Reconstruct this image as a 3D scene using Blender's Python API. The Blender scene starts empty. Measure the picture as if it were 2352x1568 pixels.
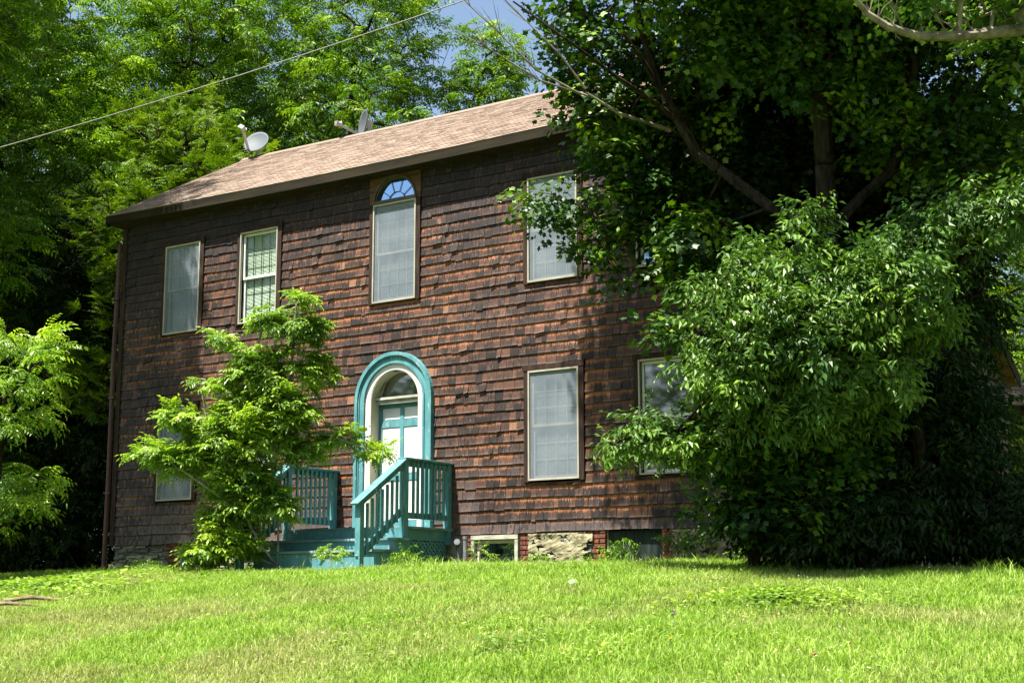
import bpy, math, random
import numpy as np
from mathutils import Vector, Matrix
rng=np.random.default_rng(7); random.seed(7)
SC=bpy.context.scene; COL=SC.collection
R=math.radians
# ------------------------------------------------------------------ camera
CAM=np.array([11.41243,-17.58097,-0.95404]); FPX=1455.0
def rotm(yaw,pit,rol):
    cy,sy=math.cos(yaw),math.sin(yaw);cp,sp=math.cos(pit),math.sin(pit)
    F=np.array([-sy*cp,cy*cp,sp]);Rt=np.array([cy,sy,0.]);U=np.cross(Rt,F)
    c,s=math.cos(rol),math.sin(rol)
    return c*Rt+s*U,-s*Rt+c*U,F
CR,CU,CF=rotm(R(33.70),R(10.06),R(-0.07))
cd=bpy.data.cameras.new('camera'); cam=bpy.data.objects.new('camera',cd); COL.objects.link(cam)
cam.matrix_world=Matrix(((CR[0],CU[0],-CF[0],CAM[0]),(CR[1],CU[1],-CF[1],CAM[1]),(CR[2],CU[2],-CF[2],CAM[2]),(0,0,0,1)))
cd.sensor_width=36; cd.lens=FPX/1024*36; cd.clip_end=2000; cd.clip_start=.1
cd.dof.use_dof=True; cd.dof.focus_distance=19.5; cd.dof.aperture_fstop=5.6
SC.camera=cam
def at(px,py,d):
    'world point seen in direction (px,py) of the 2352-wide photograph at distance d metres'
    x=px/2.296875-512; y=341.4-py/2.296875
    return CAM+d*(CF+CR*x/FPX+CU*y/FPX)
def vis(P,m=60):
    q=P-CAM; z=q@CF; x=512+FPX*(q@CR)/z; y=341.4-FPX*(q@CU)/z
    return (z>1)&(x>-m)&(x<1024+m)&(y>-m)&(y<683+m)
# ------------------------------------------------------------------ world
SUN_EL,SUN_AZ=R(66.5),R(16)          # azimuth measured from the facade's normal (-y) towards -x
sd=Vector((-math.sin(SUN_AZ)*math.cos(SUN_EL),-math.cos(SUN_AZ)*math.cos(SUN_EL),math.sin(SUN_EL)))
w=bpy.data.worlds.new('World'); SC.world=w; w.use_nodes=True
nt=w.node_tree; nt.nodes.clear()
sky=nt.nodes.new('ShaderNodeTexSky'); sky.sky_type='NISHITA'; sky.sun_disc=False
sky.sun_elevation=SUN_EL; sky.sun_rotation=math.atan2(sd.x,sd.y)
sky.air_density=1.2; sky.dust_density=2.5; sky.ozone_density=1.2
bg=nt.nodes.new('ShaderNodeBackground'); bg.inputs[1].default_value=0.058
o=nt.nodes.new('ShaderNodeOutputWorld'); nt.links.new(sky.outputs[0],bg.inputs[0]); nt.links.new(bg.outputs[0],o.inputs[0])
sl=bpy.data.lights.new('sun','SUN'); sl.energy=5.0; sl.angle=R(.55); sl.color=(1,.95,.86)
so=bpy.data.objects.new('sun',sl); COL.objects.link(so); so.rotation_euler=sd.to_track_quat('Z','Y').to_euler()
SC.view_settings.view_transform='Standard'; SC.view_settings.look='None'
SC.view_settings.exposure=1.8; SC.view_settings.gamma=1
SC.render.engine='CYCLES'
SC.cycles.max_bounces=5; SC.cycles.diffuse_bounces=1; SC.cycles.transparent_max_bounces=8; SC.cycles.transmission_bounces=3
# ------------------------------------------------------------------ materials
def mat(name):
    m=bpy.data.materials.new(name); m.use_nodes=True
    n=m.node_tree; n.nodes.clear(); out=n.nodes.new('ShaderNodeOutputMaterial'); return m,n,out
def N(n,t,**k):
    a=n.nodes.new(t)
    for q,v in k.items():
        if q.startswith('i_'):
            key=q[2:]; key=int(key) if key.isdigit() else key.replace('_',' ')
            a.inputs[key].default_value=v
        else: setattr(a,q,v)
    return a
def L(n,a,b): n.links.new(a,b)
def ramp(n,fac,stops,interp='LINEAR'):
    r=n.nodes.new('ShaderNodeValToRGB'); r.color_ramp.interpolation=interp; e=r.color_ramp.elements
    while len(e)<len(stops): e.new(.5)
    for i,(p,c) in enumerate(stops): e[i].position=p; e[i].color=(*c,1)
    if fac is not None: L(n,fac,r.inputs[0])
    return r.outputs[0]
def mix(n,f,a,b,blend='MIX'):
    m=n.nodes.new('ShaderNodeMix'); m.data_type='RGBA'; m.blend_type=blend
    for s,v in ((0,f),(6,a),(7,b)):
        if isinstance(v,(int,float)): m.inputs[s].default_value=v
        elif isinstance(v,tuple): m.inputs[s].default_value=(*v,1)
        else: L(n,v,m.inputs[s])
    return m.outputs[2]
def math_(n,op,a,b=None,clamp=False):
    m=n.nodes.new('ShaderNodeMath'); m.operation=op; m.use_clamp=clamp
    for i,v in enumerate((a,b)):
        if v is None: continue
        if isinstance(v,(int,float)): m.inputs[i].default_value=v
        else: L(n,v,m.inputs[i])
    return m.outputs[0]
def noise(n,scale,detail=3,vec=None,rough=.55,sc=None):
    t=n.nodes.new('ShaderNodeTexNoise'); t.inputs['Scale'].default_value=scale; t.inputs['Detail'].default_value=detail; t.inputs['Roughness'].default_value=rough
    if vec is None: vec=n.nodes.new('ShaderNodeTexCoord').outputs['Object']
    if sc:
        mp=n.nodes.new('ShaderNodeMapping'); mp.inputs['Scale'].default_value=sc; L(n,vec,mp.inputs[0]); vec=mp.outputs[0]
    L(n,vec,t.inputs['Vector']); return t.outputs[0]
def attr(n,name): a=n.nodes.new('ShaderNodeAttribute'); a.attribute_name=name; return a
def principled(n,out,col,rough=.7,spec=.3,bump=None,bs=.3,bd=.01,metal=0):
    p=n.nodes.new('ShaderNodeBsdfPrincipled'); p.inputs['Roughness'].default_value=rough; p.inputs['Specular IOR Level'].default_value=spec; p.inputs['Metallic'].default_value=metal
    if isinstance(col,tuple): p.inputs['Base Color'].default_value=(*col,1)
    else: L(n,col,p.inputs['Base Color'])
    if bump is not None:
        b=n.nodes.new('ShaderNodeBump'); b.inputs['Strength'].default_value=bs; b.inputs['Distance'].default_value=bd
        L(n,bump,b.inputs['Height']); L(n,b.outputs[0],p.inputs['Normal'])
    if out is not None: L(n,p.outputs[0],out.inputs[0])
    return p
M={}
def simple(name,c1,c2,scale=6,rough=.7,spec=.3,bs=.2,sc=None,metal=0,bd=.005,lo=.35,hi=.65):
    m,n,o=mat(name); f=noise(n,scale,5,sc=sc); principled(n,o,ramp(n,f,[(lo,c1),(hi,c2)]),rough,spec,f,bs,bd,metal); M[name]=m
simple('teal',(.055,.185,.205),(.10,.265,.285),7,.55,.35,sc=(1,1,.4))
# chips of bare wood in the teal paint
m=M['teal']; n=m.node_tree
p=[x for x in n.nodes if x.type=='BSDF_PRINCIPLED'][0]; col=p.inputs['Base Color'].links[0].from_socket
chip=math_(n,'GREATER_THAN',noise(n,22,4,sc=(1,1,.5)),.655)
L(n,mix(n,chip,col,(.33,.36,.33)),p.inputs['Base Color'])
simple('teal_worn',(.07,.17,.18),(.22,.31,.31),9,.7,.2,sc=(.3,1,1))
simple('white_paint',(.62,.62,.58),(.74,.74,.73),5,.5,.4)
simple('cream_tone',(.52,.47,.33),(.62,.57,.43),5,.6,.3)
simple('old_white',(.22,.215,.16),(.46,.46,.38),14,.8,.2,sc=(.3,1,1))
simple('casing',(.016,.010,.008),(.045,.027,.020),8,.85,.15,sc=(3,3,.35))
simple('board',(.06,.034,.02),(.14,.08,.045),6,.85,.15,sc=(.4,3,3))
simple('fascia',(.009,.0075,.0045),(.026,.020,.011),3,.85,.15,sc=(.35,3,3))
simple('cream_frame',(.28,.265,.21),(.36,.34,.28),4,.5,.35)
simple('downspout',(.055,.020,.018),(.085,.032,.028),3,.5,.4)
simple('bark',(.010,.0085,.006),(.042,.034,.025),9,.95,.1,bs=.8,sc=(2,2,.5),bd=.02)
simple('bark_pale',(.09,.08,.06),(.23,.20,.16),12,.9,.1,bs=.5,sc=(1,1,.5))
simple('stem',(.16,.17,.13),(.34,.36,.28),8,.8,.2)
simple('brick_red',(.075,.027,.019),(.19,.075,.05),18,.9,.1,bs=.6)
simple('mortar',(.22,.20,.16),(.36,.33,.27),25,.95,.1,bs=.6)
simple('slate',(.030,.038,.034),(.17,.175,.14),9,.85,.2,bs=.7,sc=(.5,1,2.5),bd=.02)
simple('plaster',(.11,.10,.06),(.33,.30,.19),9,.95,.1,bs=.9,bd=.03,lo=.3,hi=.6)
simple('dark_wood',(.010,.018,.016),(.03,.045,.04),6,.8,.2,sc=(3,3,.4))
simple('interior',(.006,.006,.006),(.012,.011,.010),2,.9,.1)
simple('dish',(.075,.09,.105),(.095,.11,.125),2,.6,.2,bs=0)
simple('dish_arm',(.30,.29,.28),(.36,.35,.33),4,.5,.4)
simple('plastic_white',(.28,.28,.28),(.34,.34,.33),4,.4,.4)
simple('cable',(.16,.155,.14),(.24,.23,.21),30,.6,.3)
simple('pvc',(.11,.12,.13),(.17,.18,.19),10,.5,.4)
simple('litter',(.09,.12,.07),(.15,.18,.11),10,.8,.2)
simple('dead_wood',(.12,.09,.055),(.26,.20,.13),12,.9,.1,sc=(.4,1,1))
simple('dry_leaf',(.22,.10,.04),(.42,.25,.12),12,.8,.2)
simple('petal',(.36,.30,.24),(.50,.45,.38),40,.8,.2)
simple('yellow',(.75,.42,.01),(.85,.55,.02),30,.7,.2)
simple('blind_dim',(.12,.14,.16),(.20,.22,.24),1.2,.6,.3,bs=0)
simple('blind',(.42,.50,.40),(.54,.60,.50),1.2,.6,.3,bs=0)  # green tint stands for trees reflected in the glass
simple('soffit',(.02,.014,.010),(.04,.028,.02),4,.9,.1)
simple('barn_wall',(.05,.03,.02),(.10,.06,.04),5,.9,.1)
# soil / lawn base
m,n,o=mat('lawn_base'); f=noise(n,.55,5); g=noise(n,14,6)
c=mix(n,g,ramp(n,f,[(.40,(.050,.095,.014)),(.62,(.15,.14,.055))]),(.085,.13,.02)); principled(n,o,c,.95,.05,g,.6,.03); M['lawn_base']=m
# leaves
def leafmat(name,c1,c2,c3,rough=.42,spec=.45,trans=.30,tcol=(1.25,1.4,.40)):
    m,n,o=mat(name); a=attr(n,'rnd').outputs['Fac']
    base=ramp(n,a,[(0,c1),(.55,c2),(1,c3)])
    f=noise(n,.9,2); base=mix(n,1.0,base,ramp(n,f,[(.3,(.55,.66,.75)),(.7,(1.3,1.18,.85))]),'MULTIPLY')
    p=principled(n,None,base,rough,spec)
    t=n.nodes.new('ShaderNodeBsdfTranslucent'); L(n,mix(n,1.0,base,tcol,'MULTIPLY'),t.inputs[0])
    ms=n.nodes.new('ShaderNodeMixShader'); ms.inputs[0].default_value=trans
    L(n,p.outputs[0],ms.inputs[1]); L(n,t.outputs[0],ms.inputs[2]); L(n,ms.outputs[0],o.inputs[0]); M[name]=m
leafmat('leaf_walnut',(.030,.085,.005),(.11,.225,.010),(.30,.42,.020),.5,.28,.30)
leafmat('leaf_locust',(.045,.10,.007),(.12,.21,.012),(.27,.36,.024),.5,.28,.30)
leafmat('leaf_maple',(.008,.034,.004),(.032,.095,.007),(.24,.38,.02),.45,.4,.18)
leafmat('leaf_hack',(.035,.09,.016),(.085,.18,.032),(.21,.34,.055),.48,.4,.22)
leafmat('leaf_sapling',(.09,.20,.022),(.20,.33,.035),(.36,.48,.07),.42,.5,.42,(1.5,1.6,.55))
leafmat('leaf_shade',(.007,.022,.004),(.016,.042,.007),(.035,.080,.010),.5,.3,.2)  # near-black leaf copy for shaded foliage, shade put into the colour
leafmat('leaf_cover',(.10,.20,.02),(.18,.30,.04),(.28,.40,.08),.5,.4,.3)
# grass
m,n,o=mat('grass'); a=attr(n,'rnd').outputs['Fac']; d=attr(n,'dry').outputs['Fac']
g=ramp(n,a,[(0,(.080,.175,.010)),(.5,(.19,.34,.024)),(1,(.47,.58,.15))])
g=mix(n,d,g,ramp(n,a,[(0,(.20,.19,.07)),(1,(.46,.41,.21))]))
p=principled(n,None,g,.5,.3); t=n.nodes.new('ShaderNodeBsdfTranslucent'); L(n,mix(n,1.0,g,(1.3,1.4,.6),'MULTIPLY'),t.inputs[0])
ms=n.nodes.new('ShaderNodeMixShader'); ms.inputs[0].default_value=.35; L(n,p.outputs[0],ms.inputs[1]); L(n,t.outputs[0],ms.inputs[2]); L(n,ms.outputs[0],o.inputs[0]); M['grass']=m
# cedar shingles: weathered streaks and protected tops; mildew and grey zones include painted shade
m,n,o=mat('cedar'); uv=n.nodes.new('ShaderNodeUVMap').outputs[0]
a=attr(n,'rnd').outputs['Fac']; b=attr(n,'rnd2').outputs['Fac']; gz=attr(n,'grey').outputs['Fac']; mil_shade=attr(n,'mildew_shade').outputs['Fac']
base=ramp(n,a,[(0,(.010,.0055,.0045)),(.25,(.021,.0105,.0075)),(.5,(.038,.018,.011)),(.75,(.062,.027,.015)),(.92,(.105,.045,.022)),(1,(.23,.115,.06))])
sx=n.nodes.new('ShaderNodeSeparateXYZ'); L(n,uv,sx.inputs[0]); v=sx.outputs[1]
st=noise(n,1,4,uv,sc=(70,1.2,1)); st2=noise(n,1,3,uv,sc=(16,1.3,1)); st3=noise(n,1,4,uv,sc=(260,3,1))
edge=math_(n,'ADD',v,math_(n,'MULTIPLY',math_(n,'SUBTRACT',st,.5),1.1))
top=ramp(n,edge,[(.50,(0,0,0)),(.66,(1,1,1))])
orange=mix(n,st3,(.12,.038,.012),(.46,.19,.07))
grain=ramp(n,st3,[(.32,(.62,.62,.62)),(.68,(1.35,1.35,1.35))])
c=mix(n,1.0,base,grain,'MULTIPLY')
c=mix(n,math_(n,'MULTIPLY',top,math_(n,'ADD',math_(n,'MULTIPLY',b,2.5),-.50),True),c,orange)
greyc=mix(n,st3,(.034,.028,.028),(.17,.145,.135))
gf=math_(n,'MULTIPLY',math_(n,'SUBTRACT',math_(n,'ADD',gz,math_(n,'MULTIPLY',math_(n,'SUBTRACT',st2,.5),1.0)),math_(n,'MULTIPLY',v,.30)),1.15,True)
c=mix(n,gf,c,greyc)
lip=ramp(n,v,[(.04,(.6,.6,.6)),(.16,(0,0,0))]); c=mix(n,math_(n,'MULTIPLY',lip,a),c,(.20,.16,.14)); c=mix(n,math_(n,'LESS_THAN',v,-.2),c,(.016,.011,.009))  # pale lip paints the highlight on lower edges; butts painted dark as shade
mf=math_(n,'MULTIPLY',ramp(n,math_(n,'ADD',st2,math_(n,'MULTIPLY',math_(n,'SUBTRACT',mil_shade,.5),.55)),[(.46,(0,0,0)),(.56,(1,1,1))]),.88)
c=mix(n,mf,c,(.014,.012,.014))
sil=ramp(n,noise(n,1,4,uv,sc=(120,2.0,1)),[(.56,(0,0,0)),(.68,(1,1,1))]); c=mix(n,math_(n,'MULTIPLY',sil,math_(n,'MULTIPLY',math_(n,'FRACT',math_(n,'MULTIPLY',a,7.3)),.75)),c,(.27,.205,.17)); c=mix(n,math_(n,'LESS_THAN',v,-.2),c,(.006,.005,.004))
c=mix(n,1.0,c,(.84,.79,.80),'MULTIPLY')
principled(n,o,c,.68,.32,st3,.3,.002); M['cedar']=m
# asphalt roof shingles
m,n,o=mat('roof_shingle'); a=attr(n,'rnd').outputs['Fac']; f=noise(n,90,4); f2=noise(n,.8,3)
c=ramp(n,a,[(0,(.145,.108,.083)),(.45,(.27,.21,.165)),(1,(.37,.295,.24))]); c=mix(n,.5,c,ramp(n,f,[(.3,(.18,.13,.10)),(.7,(.36,.28,.23))]))
c=mix(n,ramp(n,f2,[(.5,(0,0,0)),(.75,(.25,.25,.25))]),c,(.12,.084,.06)); principled(n,o,c,.95,.1,f,.4,.003); M['roof_shingle']=m
# glass and screens
m,n,o=mat('glass'); p=principled(n,o,(.010,.014,.016),.03,1.0); p.inputs['IOR'].default_value=2.3; M['glass']=m
m,n,o=mat('glass_sky'); p=principled(n,o,(.02,.035,.06),.03,1.0); p.inputs['IOR'].default_value=3.6; p.inputs['Specular Tint'].default_value=(.45,.7,1,1); M['glass_sky']=m  # sky blue tint put into the glass to colour its reflection
simple('arch_frame',(.06,.052,.04),(.11,.095,.075),6,.7,.2)
m,n,o=mat('glass_clear'); gl=N(n,'ShaderNodeBsdfGlossy',i_Roughness=.03); gl.inputs[0].default_value=(1,1,1,1); tr=n.nodes.new('ShaderNodeBsdfTransparent'); tr.inputs[0].default_value=(.92,.97,.93,1)
fr=N(n,'ShaderNodeLayerWeight',i_Blend=.5); ms=n.nodes.new('ShaderNodeMixShader'); L(n,math_(n,'ADD',math_(n,'MULTIPLY',math_(n,'POWER',fr.outputs['Facing'],4.0),.6),.07,True),ms.inputs[0]); L(n,tr.outputs[0],ms.inputs[1]); L(n,gl.outputs[0],ms.inputs[2]); L(n,ms.outputs[0],o.inputs[0]); M['glass_clear']=m
m,n,o=mat('screen'); di=n.nodes.new('ShaderNodeBsdfDiffuse'); f=noise(n,2.2,3); L(n,ramp(n,f,[(.3,(.17,.21,.25)),(.7,(.26,.30,.345))]),di.inputs[0]); tr=n.nodes.new('ShaderNodeBsdfTransparent')
ms=n.nodes.new('ShaderNodeMixShader'); ms.inputs[0].default_value=.52; L(n,tr.outputs[0],ms.inputs[1]); L(n,di.outputs[0],ms.inputs[2]); L(n,ms.outputs[0],o.inputs[0]); M['screen']=m
# ------------------------------------------------------------------ object helpers
def tag(o,label=None,cat=None,group=None,kind=None):
    if label: o['label']=label
    if cat: o['category']=cat
    if group: o['group']=group
    if kind: o['kind']=kind
    return o
def thing(name,label,cat,loc=(0,0,0),group=None):
    e=bpy.data.objects.new(name,None); COL.objects.link(e); e.location=loc; e.empty_display_size=.2
    return tag(e,label,cat,group)
ROOTLOC={}
def link(name,me,mt,parent=None):
    o=bpy.data.objects.new(name,me); COL.objects.link(o)
    if mt is not None and len(me.materials)==0: me.materials.append(M[mt])
    if parent is not None:
        o.parent=parent
        if parent.type=='EMPTY': o.location=-Vector(parent.location)   # all meshes are in world coordinates
    return o
class MB:
    def __init__(s): s.v=[];s.f=[]
    def add(s,vs,fs):
        k=len(s.v); s.v+=[tuple(map(float,q)) for q in vs]; s.f+=[tuple(i+k for i in q) for q in fs]; return s
    def box(s,x0,x1,y0,y1,z0,z1,j=0):
        r=lambda:(random.random()-.5)*2*j
        vs=[(x+r(),y+r(),z+r()) for z in(z0,z1) for y in(y0,y1) for x in(x0,x1)]
        return s.add(vs,[(0,2,3,1),(4,5,7,6),(0,1,5,4),(2,6,7,3),(0,4,6,2),(1,3,7,5)])
    def hexa(s,b,t):
        'prism from 4 bottom and 4 top corners'
        return s.add(list(b)+list(t),[(3,2,1,0),(4,5,6,7)]+[(i,(i+1)%4,4+(i+1)%4,4+i) for i in range(4)])
    def beam(s,a,b,wx,h,up=(0,0,1)):
        a=Vector(a);b=Vector(b);d=(b-a).normalized();u=Vector(up);sx=d.cross(u).normalized()*wx/2;u=sx.cross(d).normalized()*h/2
        q=[(-1,-1),(1,-1),(1,1),(-1,1)]
        return s.hexa([a+sx*i+u*j for i,j in q],[b+sx*i+u*j for i,j in q])
    def tube(s,pts,rad,n=8,cap=True):
        pts=[Vector(p) for p in pts]; k0=len(s.v); rings=[]
        if not hasattr(rad,'__len__'): rad=[rad]*len(pts)
        for i,p in enumerate(pts):
            d=(pts[min(i+1,len(pts)-1)]-pts[max(i-1,0)]).normalized()
            a=d.cross(Vector((0,0,1)) if abs(d.z)<.9 else Vector((1,0,0))).normalized(); b=d.cross(a)
            rings.append([p+(a*math.cos(2*math.pi*t/n)+b*math.sin(2*math.pi*t/n))*rad[i] for t in range(n)])
        vs=[q for r in rings for q in r]; fs=[]
        for i in range(len(pts)-1):
            for t in range(n): fs.append((i*n+t,i*n+(t+1)%n,(i+1)*n+(t+1)%n,(i+1)*n+t))
        if cap: fs+= [tuple(range(n)),tuple((len(pts)-1)*n+t for t in reversed(range(n)))]
        return s.add(vs,fs)
    def build(s,name,mt,parent=None,smooth=False,bevel=0):
        me=bpy.data.meshes.new(name); me.from_pydata(s.v,[],s.f); me.update()
        if smooth: me.polygons.foreach_set('use_smooth',[True]*len(me.polygons))
        o=link(name,me,mt,parent)
        if bevel:
            b=o.modifiers.new('bevel','BEVEL'); b.width=bevel; b.segments=2; b.limit_method='ANGLE'
        return o
def npmesh(name,V,F,attrs=None,uv=None):
    'bulk mesh: V (n,3), F list of (m,k) arrays; attrs: face attributes'
    me=bpy.data.meshes.new(name)
    if not isinstance(F,list): F=[F]
    F=[f for f in F if len(f)]
    nl=sum(f.size for f in F); nf=sum(len(f) for f in F)
    me.vertices.add(len(V)); me.vertices.foreach_set('co',np.ascontiguousarray(V,dtype=np.float32).ravel())
    me.loops.add(nl); me.loops.foreach_set('vertex_index',np.concatenate([f.ravel() for f in F]).astype(np.int32))
    me.polygons.add(nf)
    tot=np.concatenate([np.full(len(f),f.shape[1]) for f in F]); start=np.concatenate([[0],np.cumsum(tot)[:-1]])
    me.polygons.foreach_set('loop_start',start.astype(np.int32))
    if attrs:
        for k,a in attrs.items():
            at_=me.attributes.new(k,'FLOAT','FACE'); at_.data.foreach_set('value',np.asarray(a,dtype=np.float32))
    if uv is not None:
        u=me.uv_layers.new(name='UVMap'); u.data.foreach_set('uv',np.asarray(uv,dtype=np.float32).ravel())
    me.polygons.foreach_set('use_smooth',[False]*nf)
    me.update(calc_edges=True); return me
# ------------------------------------------------------------------ ground
def gh(x,y):
    x=np.asarray(x,float);y=np.asarray(y,float)
    z=np.interp(y,[-60,-17.6,-11,-8,-5,-2.5,0,12,60],[-5,-2.55,-1.70,-1.24,-.84,-.575,-.55,-.56,-1.0])
    z=z-.04*np.clip(-x-8,0,14)-.045*np.clip(x-3.5,0,14)
    return z+.025*np.sin(x*1.3+y*.7)*np.sin(y*1.1-x*.4)
gx=np.concatenate([np.linspace(-300,-32,14),np.arange(-30,22,.4),np.linspace(24,300,14)])
gy=np.concatenate([np.linspace(-300,-32,14),np.arange(-30,30,.4),np.linspace(34,300,14)])
X,Y=np.meshgrid(gx,gy); Z=gh(X,Y); V=np.stack([X,Y,Z],-1).reshape(-1,3); nx=len(gx)
ii=(np.arange(len(gy)-1)[:,None]*nx+np.arange(nx-1)).ravel()
me=npmesh('lawn',V,np.stack([ii,ii+1,ii+nx+1,ii+nx],-1)); me.polygons.foreach_set('use_smooth',[True]*len(me.polygons))
tag(link('lawn',me,'lawn_base'),kind='structure')

def vnoise(x,y,s,seed=0):
    r=np.random.default_rng(seed).random((64,64)); x=x*s;y=y*s
    xi=np.floor(x).astype(int);yi=np.floor(y).astype(int);fx=x-xi;fy=y-yi;fx=fx*fx*(3-2*fx);fy=fy*fy*(3-2*fy)
    g=lambda a,b:r[a%64,b%64]
    return (g(xi,yi)*(1-fx)+g(xi+1,yi)*fx)*(1-fy)+(g(xi,yi+1)*(1-fx)+g(xi+1,yi+1)*fx)*fy
def blades(P,h,wd,lean,seed,dry):
    'grass blades: 5 vertices each'
    r=np.random.default_rng(seed); n=len(P); a=r.random(n)*2*np.pi
    d=np.stack([np.cos(a),np.sin(a),0*a],-1); b=r.random(n)*2*np.pi; l=np.stack([np.cos(b),np.sin(b),0*a],-1)*(lean*h)[:,None]
    up=np.array([0,0,1.])
    w2=(wd/2)[:,None]; H=h[:,None]
    v=np.stack([P-d*w2,P+d*w2,P+d*w2*.8+up*H*.55+l*.3,P-d*w2*.8+up*H*.55+l*.3,P+up*H*(1-.25*lean[:,None])+l],1)
    i=np.arange(n)[:,None]*5
    F=[i+np.array([0,1,2,3]),i+np.array([3,2,4])]
    rn=r.random(n)*.75+.25*vnoise(P[:,0],P[:,1],3.1,5); 
    return v.reshape(-1,3),F,dict(rnd=np.tile(rn,2),dry=np.tile(dry,2))
def scatter(n,x0,x1,y0,y1,seed,m=70):
    r=np.random.default_rng(seed); x=r.uniform(x0,x1,n); y=r.uniform(y0,y1,n); P=np.stack([x,y,gh(x,y)],-1)
    return P[vis(P,m)],r
P,r=scatter(1500000,-17,16,-11.5,.6,11)
inh=(P[:,0]>-8.7)&(P[:,0]<3.7)&(P[:,1]>-.05); P=P[~inh]
inst=(P[:,0]>-3.7)&(P[:,0]<-1.3)&(P[:,1]>-2.0); P=P[~inst]
dist=(P-CAM)@CF
keep=r.random(len(P))<np.clip(1.25-dist/30,.45,1); P=P[keep]
cl=vnoise(P[:,0],P[:,1],1.7,3)*.6+vnoise(P[:,0],P[:,1],5,4)*.4
keep=r.random(len(P))<.35+.9*cl; P=P[keep]; cl=cl[keep]
h=(.035+.075*r.random(len(P))**1.5)*(.55+.9*cl)+np.clip(P[:,1]+2.2,0,2)*.02
dn=vnoise(P[:,0]+9,P[:,1],.55,8)*.55+vnoise(P[:,0],P[:,1],1.6,9)*.45
fg=np.clip((-P[:,1]-4)/6,0,1)
dry=np.clip((dn-.50+.20*fg)*2.4,0,.85)*(r.random(len(P))*.6+.4)+ (r.random(len(P))<.07)*.5
print('blades',len(P))
v,F,A=blades(P,h,.0045+.004*r.random(len(P)),.25+.7*r.random(len(P)),21,np.clip(dry,0,1))
tag(link('lawn_grass',npmesh('lawn_grass',v,F,A),'grass'),'short bright green mown grass with dry tan patches in front of the house','grass',kind='stuff')
# taller tufts along the foundation
P,r=scatter(42000,-15,14,-2.6,.2,12)
ok=(~((P[:,0]>-8.75)&(P[:,0]<3.7)&(P[:,1]>-.06)))&(~((P[:,0]>-3.7)&(P[:,0]<-1.25)&(P[:,1]>-2.1)))&(vnoise(P[:,0],P[:,1],2.3,14)>.52)
ok&=(P[:,1]>-1.1)|(vnoise(P[:,0],P[:,1],1.1,15)>.66); P=P[ok]
h=.09+.15*r.random(len(P))**2
v,F,A=blades(P,h,.006+.006*r.random(len(P)),.3+.6*r.random(len(P)),22,np.zeros(len(P)))
tag(link('tall_grass',npmesh('tall_grass',v,F,A),'grass'),'taller uncut grass growing along the foot of the house wall','grass',kind='stuff')
# clover heads
P,r=scatter(1500,-15,14,-9,-.4,13); P=P[vnoise(P[:,0],P[:,1],.9,16)>.5]; P[:,2]+=.07+.04*r.random(len(P))
oc=np.array([[1,0,0],[0,1,0],[-1,0,0],[0,-1,0],[0,0,1],[0,0,-1]])*.008
v=(P[:,None]+oc).reshape(-1,3); i=np.arange(len(P))[:,None,None]*6
F=(i+np.array([[0,1,4],[1,2,4],[2,3,4],[3,0,4],[1,0,5],[2,1,5],[3,2,5],[0,3,5]])).reshape(-1,3)
tag(link('clover_flowers',npmesh('clover_flowers',v,F),'petal'),'tiny pale clover flower heads scattered through the lawn','flowers',kind='stuff')
# ------------------------------------------------------------------ foliage prototypes (V (n,3), F (m,k))
def frame(t,up):
    t=t/np.linalg.norm(t); s=np.cross(up,t); s=s/(np.linalg.norm(s)+1e-9); return t,s,np.cross(t,s)
def leaf4(base,t,up,l,w,fold=.15):
    t,s,u=frame(t,up)
    return [base,base+t*l*.45+s*w/2+u*w*fold,base+t*l-u*l*.12,base+t*l*.45-s*w/2+u*w*fold]
def pinnate(r,org,yaw,pitch,length,pairs,ll,lw,droop):
    V=[];p=np.array(org,float);e=pitch
    step=length/(pairs+1)
    for k in range(pairs+1):
        t=np.array([math.cos(e)*math.cos(yaw),math.cos(e)*math.sin(yaw),math.sin(e)])
        p=p+t*step; e-=droop/(pairs+1); t0,s,u=frame(t,np.array([0,0,1.]))
        sc=math.sin(math.pi*(k+1.2)/(pairs+2.2))**.5
        if k<pairs:
            for sg in(-1,1):
                d=s*sg+t*.45-u*(.25+.2*r.random()); V+=leaf4(p,d,u+r.normal(0,.15,3),ll*sc*r.uniform(.85,1.1),lw*sc)
        else: V+=leaf4(p,t,u,ll,lw)
    return V
def proto_walnut(seed,n=6,L0=.42,pairs=6,ll=.105,lw=.038,droop=1.3):
    r=np.random.default_rng(seed);V=[]
    for k in range(n):
        V+=pinnate(r,(r.uniform(0,.1),0,0),r.uniform(-1.5,1.5) if k else 0,r.uniform(.1,.75),L0*r.uniform(.75,1.15),pairs,ll,lw,droop*r.uniform(.7,1.2))
    V=np.array(V); return V,np.arange(len(V)).reshape(-1,4)
ML=np.array([[0,0],[.18,-.30],[.42,-.26],[.50,-.55],[.68,-.22],[1.0,0],[.68,.22],[.50,.55],[.42,.26],[.18,.30]])
def proto_maple(seed,n=22,rad=.32,ls=.098):
    r=np.random.default_rng(seed);V=[]
    for k in range(n):
        a=r.uniform(-1.4,1.4);q=rad*r.random()**.6*1.25
        b=np.array([q*math.cos(a),q*math.sin(a)*.8,r.normal(0,.05)-.25*q*q]); t=np.array([math.cos(a*1.2),math.sin(a*1.2),-.35+r.normal(0,.25)])
        up=np.array([0,0,1.])+r.normal(0,.35,3); t,s,u=frame(t,up); l=ls*r.uniform(.65,1.15)
        for x,y in ML: V.append(b+t*l*x+s*l*y*1.05-u*l*.25*(x*x*.6+y*y))
    V=np.array(V); return V,np.arange(len(V)).reshape(-1,10)
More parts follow.
